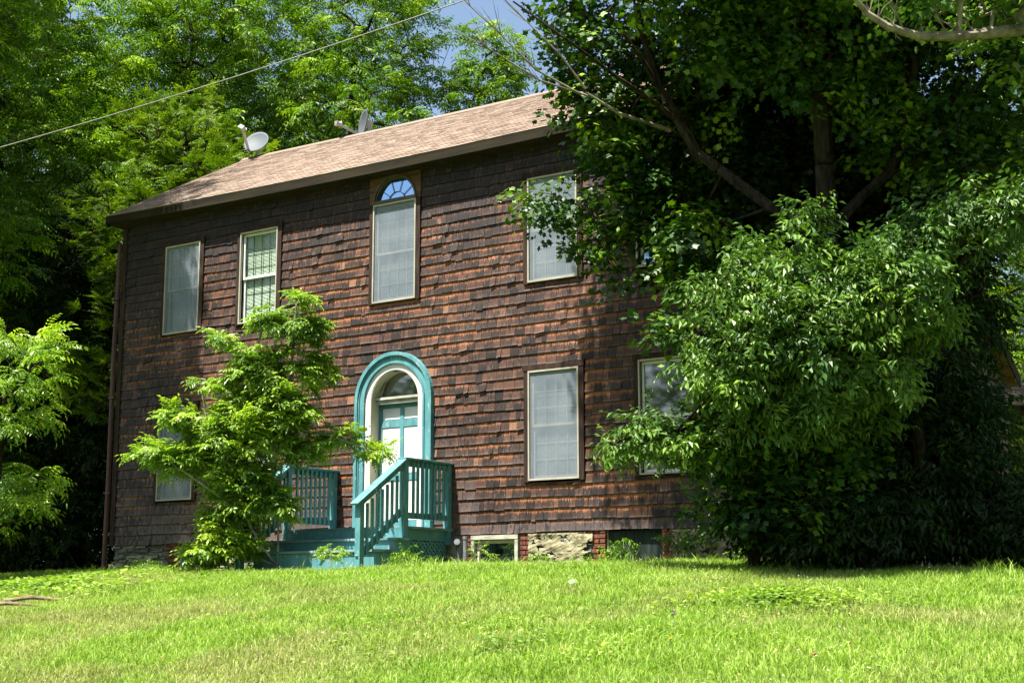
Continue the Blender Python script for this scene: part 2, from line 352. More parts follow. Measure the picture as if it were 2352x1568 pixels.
def proto_hack(seed,n=4,ll=.092,lw=.036):
    r=np.random.default_rng(seed);V=[]
    for k in range(n):
        yaw=r.uniform(-1.7,1.7);e=r.uniform(-.3,.7);p=r.normal(0,.03,3);m=r.integers(6,12);dn=r.uniform(.15,.95)
        for j in range(m):
            t=np.array([math.cos(e)*math.cos(yaw),math.cos(e)*math.sin(yaw),math.sin(e)]);p=p+t*.040;e-=.06;t0,s,u=frame(t,np.array([0,0,1.]))
            sg=1 if j%2 else -1
            d=s*sg*.55+t*.5-np.array([0,0,dn])+r.normal(0,.28,3); sc=.6+.6*math.sin(math.pi*(j+2)/(m+2))
            V+=leaf4(p,d,u+s*sg*.4,ll*sc*r.uniform(.8,1.1),lw*sc,.25)
    V=np.array(V); return V,np.arange(len(V)).reshape(-1,4)
def grow(trunk,att,seed,jit=.12,seg=.38,sag=.0):
    'space filling skeleton: every attractor joins the nearest wood below it'
    r=np.random.default_rng(seed); nodes=[];par=[];rng_=[]
    for br in trunk:
        br=[np.array(q,float) for q in br]; first=None
        if nodes:
            k=int(np.argmin([np.linalg.norm(q-br[0]) for q in nodes])); first=k
        prev=first; n0=len(nodes)
        for a,b in zip(br[:-1],br[1:]):
            m=max(1,int(np.linalg.norm(b-a)/seg))
            for i in range(m+(1 if b is br[-1] else 0)):
                if prev is not None and prev==first and i==0 and a is br[0] and first is not None: continue
                nodes.append(a+(b-a)*i/m); par.append(-1 if prev is None else prev); prev=len(nodes)-1
        rng_.append((n0,len(nodes)))
    grow.rng=rng_
    att=np.array(att); tn=np.array(nodes)
    dd=np.min(np.linalg.norm(att[:,None]-tn[None],axis=2),axis=1); tips=[]
    buf=np.zeros((len(att)*12+len(tn)+10,3)); buf[:len(tn)]=tn; cnt=len(tn)
    for i in np.argsort(dd):
        a=att[i]; q=buf[:cnt]; dv=a-q; c=np.linalg.norm(dv,axis=1)+.7*np.clip(-dv[:,2],0,9)+.12*np.linalg.norm(dv[:,:2],axis=1)
        k=int(np.argmin(c)); b=q[k].copy(); D=np.linalg.norm(a-b); m=min(10,max(1,int(D/seg))); mid=(a+b)/2+np.array([0,0,.12*D])+r.normal(0,jit*D*.5,3); prev=k
        for j in range(1,m+1):
            t=j/m; p=(1-t)**2*b+2*t*(1-t)*mid+t*t*a; buf[cnt]=p; par.append(prev); prev=cnt; cnt+=1
        tips.append(prev)
    return buf[:cnt],np.array(par),np.array(tips)
def wood(nodes,par,tips,k=.0052,rmin=.004,n=6,rmax=.3,limbr=None):
    c=np.zeros(len(nodes)); c[tips]+=1
    for i in range(len(nodes)-1,-1,-1):
        if par[i]>=0: c[par[i]]+=c[i]
    rad=np.minimum(np.maximum(rmin,k*c**.5),rmax)
    if limbr:
        for (a0,a1),(r0,r1) in zip(grow.rng,limbr):
            if r0: rad[a0:a1]=np.maximum(rad[a0:a1],np.linspace(r0,r1,a1-a0))
    idx=np.where(par>=0)[0]; a=nodes[par[idx]]; b=nodes[idx]; ra=np.minimum(rad[par[idx]],rad[idx]*1.25+.002); rb=rad[idx]
    d=b-a; ln=np.linalg.norm(d,axis=1,keepdims=True)+1e-9; d=d/ln
    ref=np.where(np.abs(d[:,2:3])<.9,np.array([[0,0,1.]]),np.array([[1.,0,0]])); u=np.cross(d,ref); u/=np.linalg.norm(u,axis=1,keepdims=True)+1e-9; v=np.cross(d,u)
    ang=np.arange(n)*2*np.pi/n; ring=u[:,None]*np.cos(ang)[None,:,None]+v[:,None]*np.sin(ang)[None,:,None]
    A=a[:,None]+ring*ra[:,None,None]; B=b[:,None]+ring*rb[:,None,None]+d[:,None]*np.minimum(rb,.03)[:,None,None]
    V=np.concatenate([A,B],1).reshape(-1,3); base=np.arange(len(idx))[:,None,None]*2*n; t=np.arange(n)
    q=np.stack([t,(t+1)%n,(t+1)%n+n,t+n],-1)[None]
    return V,(base+q).reshape(-1,4),rad
def crown(points,dirs,protos,seed,s0=.85,s1=1.15,tilt=.35):
    r=np.random.default_rng(seed); Vs=[];Fs=[];A=[];off=0; ch=r.integers(0,len(protos),len(points))
    for pi,(pv,pf) in enumerate(protos):
        idx=np.where(ch==pi)[0]
        if not len(idx): continue
        P=points[idx];D=dirs[idx]; yaw=np.arctan2(D[:,1],D[:,0])+r.normal(0,.5,len(idx)); pit=np.clip(np.arctan2(D[:,2],np.linalg.norm(D[:,:2],axis=1))*.5,-.6,.9)+r.normal(0,tilt*.5,len(idx)); rol=r.normal(0,tilt,len(idx)); s=r.uniform(s0,s1,len(idx))
        cy,sy,cp,sp,cr,sr=np.cos(yaw),np.sin(yaw),np.cos(pit),np.sin(pit),np.cos(rol),np.sin(rol)
        x,y,z=pv[:,0],pv[:,1],pv[:,2]
        y2=y[None]*cr[:,None]-z[None]*sr[:,None]; z2=y[None]*sr[:,None]+z[None]*cr[:,None]; x2=np.broadcast_to(x[None],y2.shape)
        x3=x2*cp[:,None]-z2*sp[:,None]; z3=x2*sp[:,None]+z2*cp[:,None]
        W=np.stack([x3*cy[:,None]-y2*sy[:,None],x3*sy[:,None]+y2*cy[:,None],z3],-1)*s[:,None,None]+P[:,None]
        nv=len(pv); Vs.append(W.reshape(-1,3)); Fs.append((np.arange(len(idx))[:,None,None]*nv+pf[None]).reshape(-1,pf.shape[1])+off); off+=len(idx)*nv
        A.append(np.clip(np.repeat(r.random(len(idx)),len(pf))*.55+r.random(len(idx)*len(pf))*.45,0,1))
    return np.concatenate(Vs),np.concatenate(Fs),np.concatenate(A)
def blob(lobes,n,seed,hollow=.35):
    'points through a set of ellipsoids, weighted by size; (centre, (rx,ry,rz))'
    r=np.random.default_rng(seed); w_=np.array([np.prod(l[1])**(2/3) for l in lobes]); ch=r.choice(len(lobes),n,p=w_/w_.sum()); out=[]
    for i in ch:
        d=r.normal(size=3); d/=np.linalg.norm(d); q=(hollow+(1-hollow)*r.random())**.7
        out.append(np.array(lobes[i][0])+d*np.array(lobes[i][1])*q*r.uniform(.85,1.08))
    return out
def gapw(a):
    q=np.array(a)-CAM; z=q@CF
    if z<1 or z>43: return False
    x=(512+FPX*(q@CR)/z)*2.296875; y=(341.4-FPX*(q@CU)/z)*2.296875
    return (2283<x<2420 and 862<y<948) or (2072<x<2176 and 132<y<184 and (x-2124)**2/2700+(y-158)**2/700<1) or (1512<x<1545 and 20<y<70)
def tree(name,label,cat,base,trunk,lobes,n,protos,leaf,seed,bark='bark',k=.0052,group=None,s=(.85,1.15),extra=1.0,hollow=.35,rmax=.3,tilt=.35,seg=.38,filt=None,limbr=None):
    att=blob(lobes,n,seed,hollow); att=[a for a in att if a[2]>gh(a[0],a[1])+.15 and not(-9.2<a[0]<4.2 and -.45<a[1]<11.8 and a[2]<8.4-.56*abs(a[1]-3.2)*(1 if a[1]>3.2 else 1) and a[1]>-.25)]
    att=[a for a in att if not gapw(a)]
    if filt: att=[a for a in att if filt(a)]
    nodes,par,tips=grow(trunk,att,seed,seg=seg)
    V,F,rad=wood(nodes,par,tips,k=k,rmax=rmax,limbr=limbr)
    e=thing(name,label,cat,tuple(base),group)
    link('trunk',npmesh('trunk',V,F),bark,e)
    thin=np.where((rad<max(k*2.1,.0075))&(par>=0))[0]; r=np.random.default_rng(seed+1)
    sel=np.unique(np.concatenate([tips,thin[r.random(len(thin))<extra*.5]]))
    pts=nodes[sel]; dr=nodes[sel]-nodes[par[sel]]; cen=np.mean(pts,axis=0); dr=dr/(np.linalg.norm(dr,axis=1,keepdims=True)+1e-9)+.25*r.normal(size=pts.shape)
    cv,cf,ca=crown(pts,dr,protos,seed+2,*s,tilt=tilt)
    link('crown',npmesh('crown',cv,cf,dict(rnd=ca)),leaf,e)
    return e
PW=[proto_walnut(s) for s in (1,2,3)]
PWs=[proto_walnut(s,6,.36,5,.125,.052) for s in (4,5,8)]
PWf=[proto_walnut(s,9,.20,7,.055,.022,.8) for s in (6,7)]
PM=[proto_maple(s) for s in (1,2,3,4)]
PH=[proto_hack(s) for s in (1,2,3,4,5,6)]
def P2(d,s,z=0): p=CAM+np.array([CF[0],CF[1],0])/np.hypot(CF[0],CF[1])*d+CR*s; return np.array([p[0],p[1],z])
# ------------------------------------------------------------------ house
XL,XR=-8.77,3.76; DEPTH=11.25; ER=3.15; ZR=7.83; EO=-.30
def zeave(x): return 5.925-.075*(1-((x+2.6)/6.4)**2)
def zridge(x): return ZR+.03*((x+2.5)/6.3)**2
house=thing('house','weathered brown cedar shingle two storey house with a tan saltbox roof','house',(XL,0,0))
H=house
WX={1:-7.657,2:-5.842,3:-2.937,4:0.0,5:1.82}; WW=.86
Z0,Z1,Y0,Y1=.723,2.317,3.626,5.213
DC,DS=-2.47,2.085      # door arch centre x, spring z
AC,AS=-2.48,5.262      # upper arch window
openings=[(x-.08,x+WW+.08,z0-.02,z1+.085) for x in (WX[1],WX[2],WX[4],WX[5]) for z0,z1 in((Z0,Z1),(Y0,Y1))]
openings.append((WX[3]-.08,WX[3]+WW+.08,3.63,5.81))
def cuts(z0,z1):
    c=[(a,b) for a,b,p,q in openings if z1>p-.015 and z0<q]
    if z0<DS: c.append((DC-.72,DC+.72))
    elif z1+.02<DS+.62:
        hw=math.sqrt(max(0,.62**2-(z1+.02-DS)**2)); c.append((DC-hw,DC+hw))
    return sorted(c)
# backing wall with the door hole
def arch_pts(cx,cz,r,a0,a1,n): return [(cx+r*math.cos(a),cz+r*math.sin(a)) for a in np.linspace(a0,a1,n)]
b=MB(); yb=.10
b.box(XL+.02,DC-.475,yb,yb+.1,-.12,5.9); b.box(DC+.475,XR-.02,yb,yb+.1,-.12,5.9); b.box(DC-.475,DC+.475,yb,yb+.1,DS+.475,5.9)
ap=arch_pts(DC,DS,.475,0,math.pi,25)
for (xa,za),(xb,zb) in zip(ap[:-1],ap[1:]): b.hexa([(xa,yb,za),(xb,yb,zb),(xb,yb+.1,zb),(xa,yb+.1,za)],[(xa,yb,DS+.475),(xb,yb,DS+.475),(xb,yb+.1,DS+.475),(xa,yb+.1,DS+.475)])
b.box(XL+.02,XL+.12,.2,DEPTH,-.12,3.6); b.box(XL+.02,XR-.02,DEPTH-.1,DEPTH,-.12,3.4)
def gz(y): return 5.70+(y*.577 if y<ER else ER*.577-(y-ER)*.527)
def gable(b,x0,x1):
    p=[(0.2,-.12),(DEPTH-.1,-.12),(DEPTH-.1,gz(DEPTH)-.05),(ER,gz(ER)-.05),(.2,gz(.2)-.05)]
    k=[(x0,y,z) for y,z in p]+[(x1,y,z) for y,z in p]; b.add(k,[(4,3,2,1,0),(5,6,7,8,9)]+[(i,(i+1)%5,5+(i+1)%5,5+i) for i in range(5)])
gable(b,XR-.12,XR-.02)
gable(b,XL+.02,XL+.12)
b.build('wall','interior',H)
# shingles ----------------------------------------------------------
SV=[];SF=[];SUV=[];SA={'rnd':[],'rnd2':[],'grey':[],'mildew_shade':[]}
def shingle(o,ax,nrm,u0,u1,z0,z1,t,tz,flare=0,gr=.5,mil_shade=.5,jz=(0,0)):
    'front, butt and both edges; ax along the wall, nrm outwards'
    k=len(SV); f=[o+ax*u0+nrm*(t+flare)+Vector((0,0,z0+jz[0])),o+ax*u1+nrm*(t+flare*.6)+Vector((0,0,z0+jz[1])),o+ax*u1+nrm*tz+Vector((0,0,z1)),o+ax*u0+nrm*tz+Vector((0,0,z1))]
    bk=[o+ax*u0+Vector((0,0,z0+jz[0])),o+ax*u1+Vector((0,0,z0+jz[1])),o+ax*u1+Vector((0,0,z1)),o+ax*u0+Vector((0,0,z1))]
    SV.extend([tuple(q) for q in f+bk]); fs=[(0,1,2,3),(0,4,5,1),(0,3,7,4),(1,5,6,2)]
    SF.extend([tuple(i+k for i in q) for q in fs]); off=random.random()*50; w=u1-u0
    q=[(off,0),(off+w,0),(off+w,1),(off,1)]
    SUV.extend(q+[(off,-1),(off,-1),(off+w,-1),(off+w,-1)]+[q[0],q[3],q[3],q[0]]+[q[1],q[1],q[2],q[2]])
    a=random.random(); a=min(1,max(0,.5+(a-.5)*1.15))*(.86 if random.random()<.85 else 1); b2=random.random()
    pt=float(vnoise(np.array([o.x+u0*ax.x+30+u0*ax.y]),np.array([z0*1.5+11]),1.3,77)[0])*.75+.25*random.random()
    for key,val in(('rnd',a),('rnd2',pt),('grey',gr),('mildew_shade',mil_shade)): SA[key].extend([val]*4)
zrow=-.005; rows=[]
while zrow<5.8: e=.168 if zrow<1 else .1585; e+=random.uniform(-.004,.004); rows.append((zrow,zrow+e)); zrow+=e
O=Vector((0,0.05,0)); AX=Vector((1,0,0)); NR=Vector((0,-1,0))
for ri,(z0,z1) in enumerate(rows):
    cs=cuts(z0,z1); x=XL+.01; segs=[]; cur=XL+.01
    for a,bb in cs:
        if a>cur: segs.append((cur,a))
        cur=max(cur,bb)
    segs.append((cur,XR-.01)); segs=[(a_,b_,z0,z1) for a_,b_ in segs]
    for a_,b_,p_,q_ in openings:
        if z0<p_<z1+.015 and p_-z0>.02: segs.append((a_,b_,z0,min(z1,p_-.018)))
        if z0<q_<z1: segs.append((a_,b_,q_-.05,z1))
    wave=lambda x:.007*math.sin(x*1.7+ri*.9)+.004*math.sin(x*5+ri*2.3)
    prev=.5
    for s0,s1,z0,z1 in segs:
        u=s0; a_prev=None
        while u<s1-.02:
            wd=random.choice([.075,.095,.11,.125,.14,.16,.19]); wd*=random.uniform(.9,1.1)
            if s1-(u+wd)<.05: wd=s1-u
            zt=z1+.02
            g=-.06+.60*max(0,1-z0/1.5)**1.1+.32*max(0,min(1,(-6.0-u)/2.2))*(1 if z0<4.6 else .45)+.12*max(0,(u-1)/2.7)  # grey weathering, with the left wall's shade also put into it
            # pocket under the lower right window and right of the door stays warm
            if -1.0<u<2.4 and .15<z0<.72: g-=.42
            g+=.04+.45*(vnoise(np.array([u+20]),np.array([z0+5]),1.1,31)[0]-.5)
            mi_shade=.25+.62*max(0,min(1,(z0-3.9)/1.5))+.28*max(0,min(1,(-6.3-u)/1.5))+.3*max(0,min(1,(u-1.2)/1.5))  # mildew plus painted shade, darker under the eave and at the left
            mi_shade+=.35*(vnoise(np.array([u+7]),np.array([z0*2+3]),1.4,33)[0]-.5)
            fl=0.0; jz=(random.uniform(-.003,.003),)*2
            q=random.random()
            if q<.03: fl=.02; jz=(jz[0]-.012,jz[0]+.008)
            elif q<.06: jz=(jz[0]-.02,jz[0]-.018)
            w0=wave(u); 
            shingle(O,AX,NR,u+.0022,u+wd-.0022,z0+w0,zt+w0,.084+random.uniform(-.002,.002),.058,fl,g,mi_shade,jz)
            u+=wd
# gable end facing right (mostly behind trees): shingles too
OG=Vector((XR-.05,0,0)); AG=Vector((0,1,0)); NG=Vector((1,0,0)); e=.16; z=-.005
while z<gz(ER)-.1:
    a=0.02; bmax=DEPTH
    if z>5.65: a=(z-5.65)/.577
    if z+e>3.4: bmax=ER+(gz(ER)-z-e)/.527
    u=a
    while u<bmax-.03:
        wd=random.uniform(.09,.2)
        if not(3.85<u<4.85) : shingle(OG,AG,NG,u+.002,min(u+wd,bmax)-.002,z,z+e+.02,.08,.058,0,.3,.55,(0,0))
        u+=wd
    z+=e
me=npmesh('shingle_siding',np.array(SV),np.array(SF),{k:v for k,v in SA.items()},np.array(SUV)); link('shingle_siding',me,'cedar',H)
# roof ----------------------------------------------------------------
RX0,RX1=XL-.23,XR+.27; slope=math.atan2(ZR-5.925,ER-EO)
RV=[];RF=[];RA=[]
def rp(x,t,h,front=True):
    'point on roof slope: t 0 at eave, 1 at ridge, h above the deck'
    if front:
        y=EO+(ER-EO)*t; z=zeave(x)+(zridge(x)-zeave(x))*t; return (x,y-h*math.sin(slope),z+h*math.cos(slope))
    y=ER+(11.55-ER)*(1-t); z=3.36+(zridge(x)-3.36)*t; return (x,y+h*.46,z+h*.88)
nc=29
for front in (True,False):
    for c in range(nc if front else 20):
        n_=nc if front else 20
        t0=c/n_; t1=min(1,(c+1.25)/n_); x=RX0-random.random()*.3; zj=0
        while x<RX1:
            wd=random.choice([.09,.13,.18,.24]) if front else .6; xa=max(x,RX0); xb=min(x+wd,RX1); x+=wd
            if xb<=xa: continue
            th=random.choice([.007,.009,.011]); k=len(RV)
            RV+=[rp(xa,t0,th+.006,front),rp(xb,t0,th+.006,front),rp(xb,t1,.002,front),rp(xa,t1,.002,front),rp(xa,t0,-.004,front),rp(xb,t0,-.004,front)]
            RF+= [(k,k+1,k+2,k+3),(k,k+4,k+5,k+1)]; a=random.random(); RA+=[a,a*.3]
roof=link('roof',npmesh('roof',np.array(RV),np.array(RF),dict(rnd=RA)),'roof_shingle',H)
b=MB()
xs=np.linspace(RX0+.01,RX1-.01,26)
for xa,xb in zip(xs[:-1],xs[1:]):
    for fr in(True,False):
        b.hexa([rp(xa,0,-.05,fr),rp(xb,0,-.05,fr),rp(xb,1,-.05,fr),rp(xa,1,-.05,fr)],[rp(xa,0,-.003,fr),rp(xb,0,-.003,fr),rp(xb,1,-.003,fr),rp(xa,1,-.003,fr)])
b.build('roof_deck','soffit',roof)
b=MB()
for xa,xb in zip(xs[:-1],xs[1:]):
    b.hexa([(xa,ER-.10,zridge(xa)-.045),(xb,ER-.10,zridge(xb)-.045),(xb,ER,zridge(xb)+.03),(xa,ER,zridge(xa)+.03)],[(xa,ER-.10,zridge(xa)-.03),(xb,ER-.10,zridge(xb)-.03),(xb,ER,zridge(xb)+.045),(xa,ER,zridge(xa)+.045)])
    b.hexa([(xa,ER,zridge(xa)+.03),(xb,ER,zridge(xb)+.03),(xb,ER+.1,zridge(xb)-.045),(xa,ER+.1,zridge(xa)-.045)],[(xa,ER,zridge(xa)+.045),(xb,ER,zridge(xb)+.045),(xb,ER+.1,zridge(xb)-.03),(xa,ER+.1,zridge(xa)-.03)])
b.build('ridge_cap','roof_shingle',roof)
b=MB()
xs2=[RX0,-5.9,-2.7,.6,RX1]
fx=np.linspace(RX0,RX1,30)
for xa,xb in zip(fx[:-1],fx[1:]): b.hexa([(xa,EO+.0,zeave(xa)-.145),(xb,EO+.0,zeave(xb)-.145),(xb,EO+.03,zeave(xb)-.145),(xa,EO+.03,zeave(xa)-.145)],[(xa,EO,zeave(xa)-.012),(xb,EO,zeave(xb)-.012),(xb,EO+.03,zeave(xb)-.012),(xa,EO+.03,zeave(xa)-.012)])
b.build('fascia','fascia',H)
b=MB()
for xa,xb in zip(fx[:-1],fx[1:]): b.hexa([(xa,EO+.03,zeave(xa)-.140),(xb,EO+.03,zeave(xb)-.140),(xb,.1,zeave(xb)-.165),(xa,.1,zeave(xa)-.165)],[(xa,EO+.03,zeave(xa)-.125),(xb,EO+.03,zeave(xb)-.125),(xb,.1,zeave(xb)-.145),(xa,.1,zeave(xa)-.145)])
b.build('soffit','soffit',H)
for sx,x0,x1 in((-1,RX0,RX0+.03),(1,RX1-.03,RX1)):
    b=MB()
    for p,q in(((EO+.03,zeave(x0)-.02),(ER,zridge(x0)-.03)),((ER,zridge(x0)-.03),(11.5,3.32))):
        b.hexa([(x0,p[0],p[1]-.19),(x1,p[0],p[1]-.19),(x1,q[0],q[1]-.19),(x0,q[0],q[1]-.19)],[(x0,p[0],p[1]),(x1,p[0],p[1]),(x1,q[0],q[1]),(x0,q[0],q[1])])
    b.build('rake_board','fascia',H)
# tan soffit under the right rake
b=MB(); p,q=(EO+.05,zeave(XR)-.20),(ER,zridge(XR)-.22); r_=(11.4,3.17)
for a_,c_ in((p,q),(q,r_)): b.hexa([(XR+.03,a_[0],a_[1]-.015),(RX1-.03,a_[0],a_[1]-.015),(RX1-.03,c_[0],c_[1]-.015),(XR+.03,c_[0],c_[1]-.015)],[(XR+.03,*a_),(RX1-.03,*a_),(RX1-.03,*c_),(XR+.03,*c_)])
b.build('rake_soffit','board',H)
b=MB(); b.box(XL-.035,XL+.075,-.045,.06,-.02,5.72,.0); b.build('corner_board','casing',H)
b=MB(); b.box(XR-.06,XR+.045,-.045,.06,-.02,5.72); b.build('corner_board','casing',H)
b=MB(); b.tube([(XL-.13,-.02,5.45),(XL-.13,-.05,3.5),(XL-.12,-.05,1.2),(XL-.12,-.06,-.35),(XL-.12,-.14,-.48)],.042,8)
for z in(.9,2.6,4.4): b.box(XL-.18,XL-.03,-.1,.0,z,z+.03)
b.build('downspout','downspout',H,bevel=0)
# windows ---------------------------------------------------------------
def framebox(b,x0,x1,z0,z1,w,y0,y1):
    b.box(x0,x0+w,y0,y1,z0,z1); b.box(x1-w,x1,y0,y1,z0,z1); b.box(x0+w,x1-w,y0,y1,z0,z0+w); b.box(x0+w,x1-w,y0,y1,z1-w,z1)
def window(x0,z0,z1,screen=True,blind=True,cols=4,rows_=3,casing=True,name='window'):
    x1=x0+WW; cw=.078
    b=MB()
    b.box(x0-cw,x0,-.055,.1,z0-.02,z1); b.box(x1,x1+cw,-.055,.1,z0-.02,z1)
    if casing: b.box(x0-cw-.015,x1+cw+.015,-.064,.1,z1,z1+.08)
    if not casing: b.box(x0,x1,.06,.1,z1-.06,z1-.002); b.box(x0,x1,.06,.1,z0-.02,z0+.02)
    W=b.build(name,'casing',H,bevel=.004)
    b=MB(); framebox(b,x0+.002,x1-.002,z0,z1-.002,.026,-.068,-.02); b.build('frame','cream_frame',W,bevel=.003)
    zm=(z0+z1)/2; b=MB(); a,c=x0+.03,x1-.03
    framebox(b,a,c,zm-.02,z1-.03,.038,-.005,.02); b.build('upper_sash','white_paint' if not screen else 'cream_frame',W)
    b=MB(); framebox(b,a,c,z0+.03,zm+.02,.042,.021,.045); b.build('lower_sash','white_paint' if not screen else 'cream_frame',W)
    b=MB(); mw=.006
    for zz0,zz1,y in((zm+.02,z1-.07,.018),(z0+.07,zm-.02,.043)):
        for i in range(1,cols): xx=a+.038+(c-a-.076)*i/cols; b.box(xx-mw,xx+mw,y,y+.008,zz0,zz1)
        for i in range(1,rows_): zz=zz0+(zz1-zz0)*i/rows_; b.box(a+.04,c-.04,y+.001,y+.007,zz-mw,zz+mw)
    b.build('muntins','dark_wood' if not screen else 'cream_frame',W)
    b=MB()
    b.add([(a+.03,.0125,zm),(c-.03,.0125,zm),(c-.03,.0125,z1-.05),(a+.03,.0125,z1-.05)],[(0,1,2,3)]); b.add([(a+.03,.036,z0+.05),(c-.03,.036,z0+.05),(c-.03,.036,zm),(a+.03,.036,zm)],[(0,1,2,3)])
    b.build('pane',{True:'glass_clear',False:'glass','sky':'glass_sky'}[blind],W)
    if blind is True:
        b=MB(); zz=z0+.03
        while zz<z1-.03:
            b.hexa([(a,.056,zz),(c,.056,zz),(c,.0575,zz),(a,.0575,zz)],[(a,.070,zz+.024),(c,.070,zz+.024),(c,.0715,zz+.024),(a,.0715,zz+.024)]); zz+=.0235
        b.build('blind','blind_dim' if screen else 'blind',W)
    if screen:
        b=MB(); b.add([(x0+.02,-.045,z0+.02),(x1-.02,-.045,z0+.02),(x1-.02,-.045,z1-.02),(x0+.02,-.045,z1-.02)],[(0,1,2,3)]); b.build('insect_screen','screen',W)
    return W
tag(window(WX[1],Y0,Y1),'screened window')
tag(window(WX[2],Y0,Y1,screen=False),'unscreened double hung window with blinds')
window(WX[4],Y0,Y1); window(WX[5],Y0,Y1,screen=False,blind='sky')
window(WX[1],Z0,Z1); window(WX[2],Z0,Z1,screen=False); window(WX[4],Z0,Z1); window(WX[5],Z0,Z1,screen=False,blind=False)
# arched window over the door
W=window(WX[3],3.646,AS-.012,casing=False,name='arched_window')
def archring(b,cx,cz,r0,r1,y0,y1,zb=None,n=33):
    a=np.linspace(0,math.pi,n)
    for t0,t1 in zip(a[:-1],a[1:]):
        c=lambda r,t,y:(cx+r*math.cos(t),y,cz+r*math.sin(t))
        b.hexa([c(r0,t0,y0),c(r1,t0,y0),c(r1,t0,y1),c(r0,t0,y1)],[c(r0,t1,y0),c(r1,t1,y0),c(r1,t1,y1),c(r0,t1,y1)])
    if zb is not None:
        b.box(cx-r1,cx-r0,y0,y1,zb,cz); b.box(cx+r0,cx+r1,y0,y1,zb,cz)
def spandrel(b,cx,cz,r,x0,x1,zt,y0,y1,n=33):
    a=np.linspace(0,math.pi,n); P=[(cx+r*math.cos(t),cz+r*math.sin(t)) for t in a]
    for (xa,za),(xb,zb_) in zip(P[:-1],P[1:]): b.hexa([(xa,y0,za),(xb,y0,zb_),(xb,y1,zb_),(xa,y1,za)],[(xa,y0,zt),(xb,y0,zt),(xb,y1,zt),(xa,y1,zt)])
    b.box(x0,cx-r,y0,y1,cz,zt); b.box(cx+r,x1,y0,y1,cz,zt)
ax_=WX[3]+WW/2
b=MB(); spandrel(b,ax_,AS,0.432,WX[3]-.08,WX[3]+WW+.08,5.80,-.05,.02); b.build('spandrel_board','board',W)
b=MB(); archring(b,ax_,AS,.408,.431,-.075,.05); archring(b,ax_,AS,.385,.407,-.045,.05); b.box(ax_-.431,ax_+.431,-.072,.05,AS-.010,AS+.045); b.build('arched_frame','arch_frame',W)
b=MB()
for t in np.linspace(0,math.pi,6)[1:-1]:
    c=np.array([ax_,AS]); d=np.array([math.cos(t),math.sin(t)]); p0=c+d*.17; p1=c+d*.386
    b.beam((p0[0],.0,p0[1]),(p1[0],.0,p1[1]),.007,.008,up=(0,1,0))
archring(b,ax_,AS+.0,.163,.170,-.006,.006); b.build('fan_muntins','arch_frame',W)
b=MB(); b.add([(ax_+.39*math.cos(t),.012,AS+.39*math.sin(t)) for t in np.linspace(0,math.pi,30)],[tuple(range(30))]); b.build('fan_pane','glass_sky',W)
# door -----------------------------------------------------------------
b=MB(); ZB=.085
for r0,r1,y in((.695,.752,-.105),(.672,.694,-.085),(.607,.671,-.070),(.572,.606,-.086)): archring(b,DC,DS,r0,r1,y,.06,ZB)
surround=b.build('door_surround','teal',H)
b=MB(); archring(b,DC,DS,.476,.571,-.052,.06,ZB); b.build('inner_band','white_paint',surround)
b=MB(); archring(b,DC,DS,.4605,.4755,-.045,.215,ZB); b.build('jamb','cream_tone',surround)  # white jamb coloured cream for its shade and reflected light
b=MB(); b.box(DC-.46,DC+.46,.07,.21,2.055,2.16); b.box(DC-.455,DC+.455,.045,.068,2.12,2.158); b.build('transom_bar','old_white',surround)
b=MB(); b.add([(DC+.46*math.cos(t),.17,DS+.46*math.sin(t)) for t in np.linspace(0,math.pi,30)],[tuple(range(30))]); b.build('fanlight','glass',surround)
b=MB(); archring(b,DC,DS+.07,.405,.445,.12,.168); b.build('fanlight_frame','old_white',surround)
b=MB(); b.box(DC-.56,DC+.56,-.12,.2,.075,.13); b.build('threshold','teal_worn',surround)
dx0,dx1=DC-.46,DC+.46; b=MB(); b.box(dx0,dx1,.175,.21,.13,2.053)
cols_=[(dx0+.07,DC-.035),(DC+.035,dx1-.07)]; rws=[(.24,.86),(.97,1.69),(1.81,2.0)]
# stiles and rails stand proud of the panels
b.box(dx0,dx0+.07,.15,.174,.13,2.053);b.box(dx1-.07,dx1,.15,.174,.13,2.053);b.box(DC-.035,DC+.035,.15,.174,.13,2.053)
for za,zb_ in((.13,.24),(.86,.97),(1.69,1.81),(2.0,2.053)):
    for xa,xb in cols_: b.box(xa,xb,.151,.174,za,zb_)
door=b.build('door','teal',H)
for xa,xb in cols_:
    for za,zb_ in rws: b=MB(); b.box(xa+.006,xb-.006,.160,.1745,za+.006,zb_-.006); b.build('panel','white_paint',door,bevel=.004)
b=MB(); b.tube([(dx1-.045,.148,1.02),(dx1-.045,.10,1.02)],[.012,.028],10); b.build('door_knob','old_white',door,smooth=True)
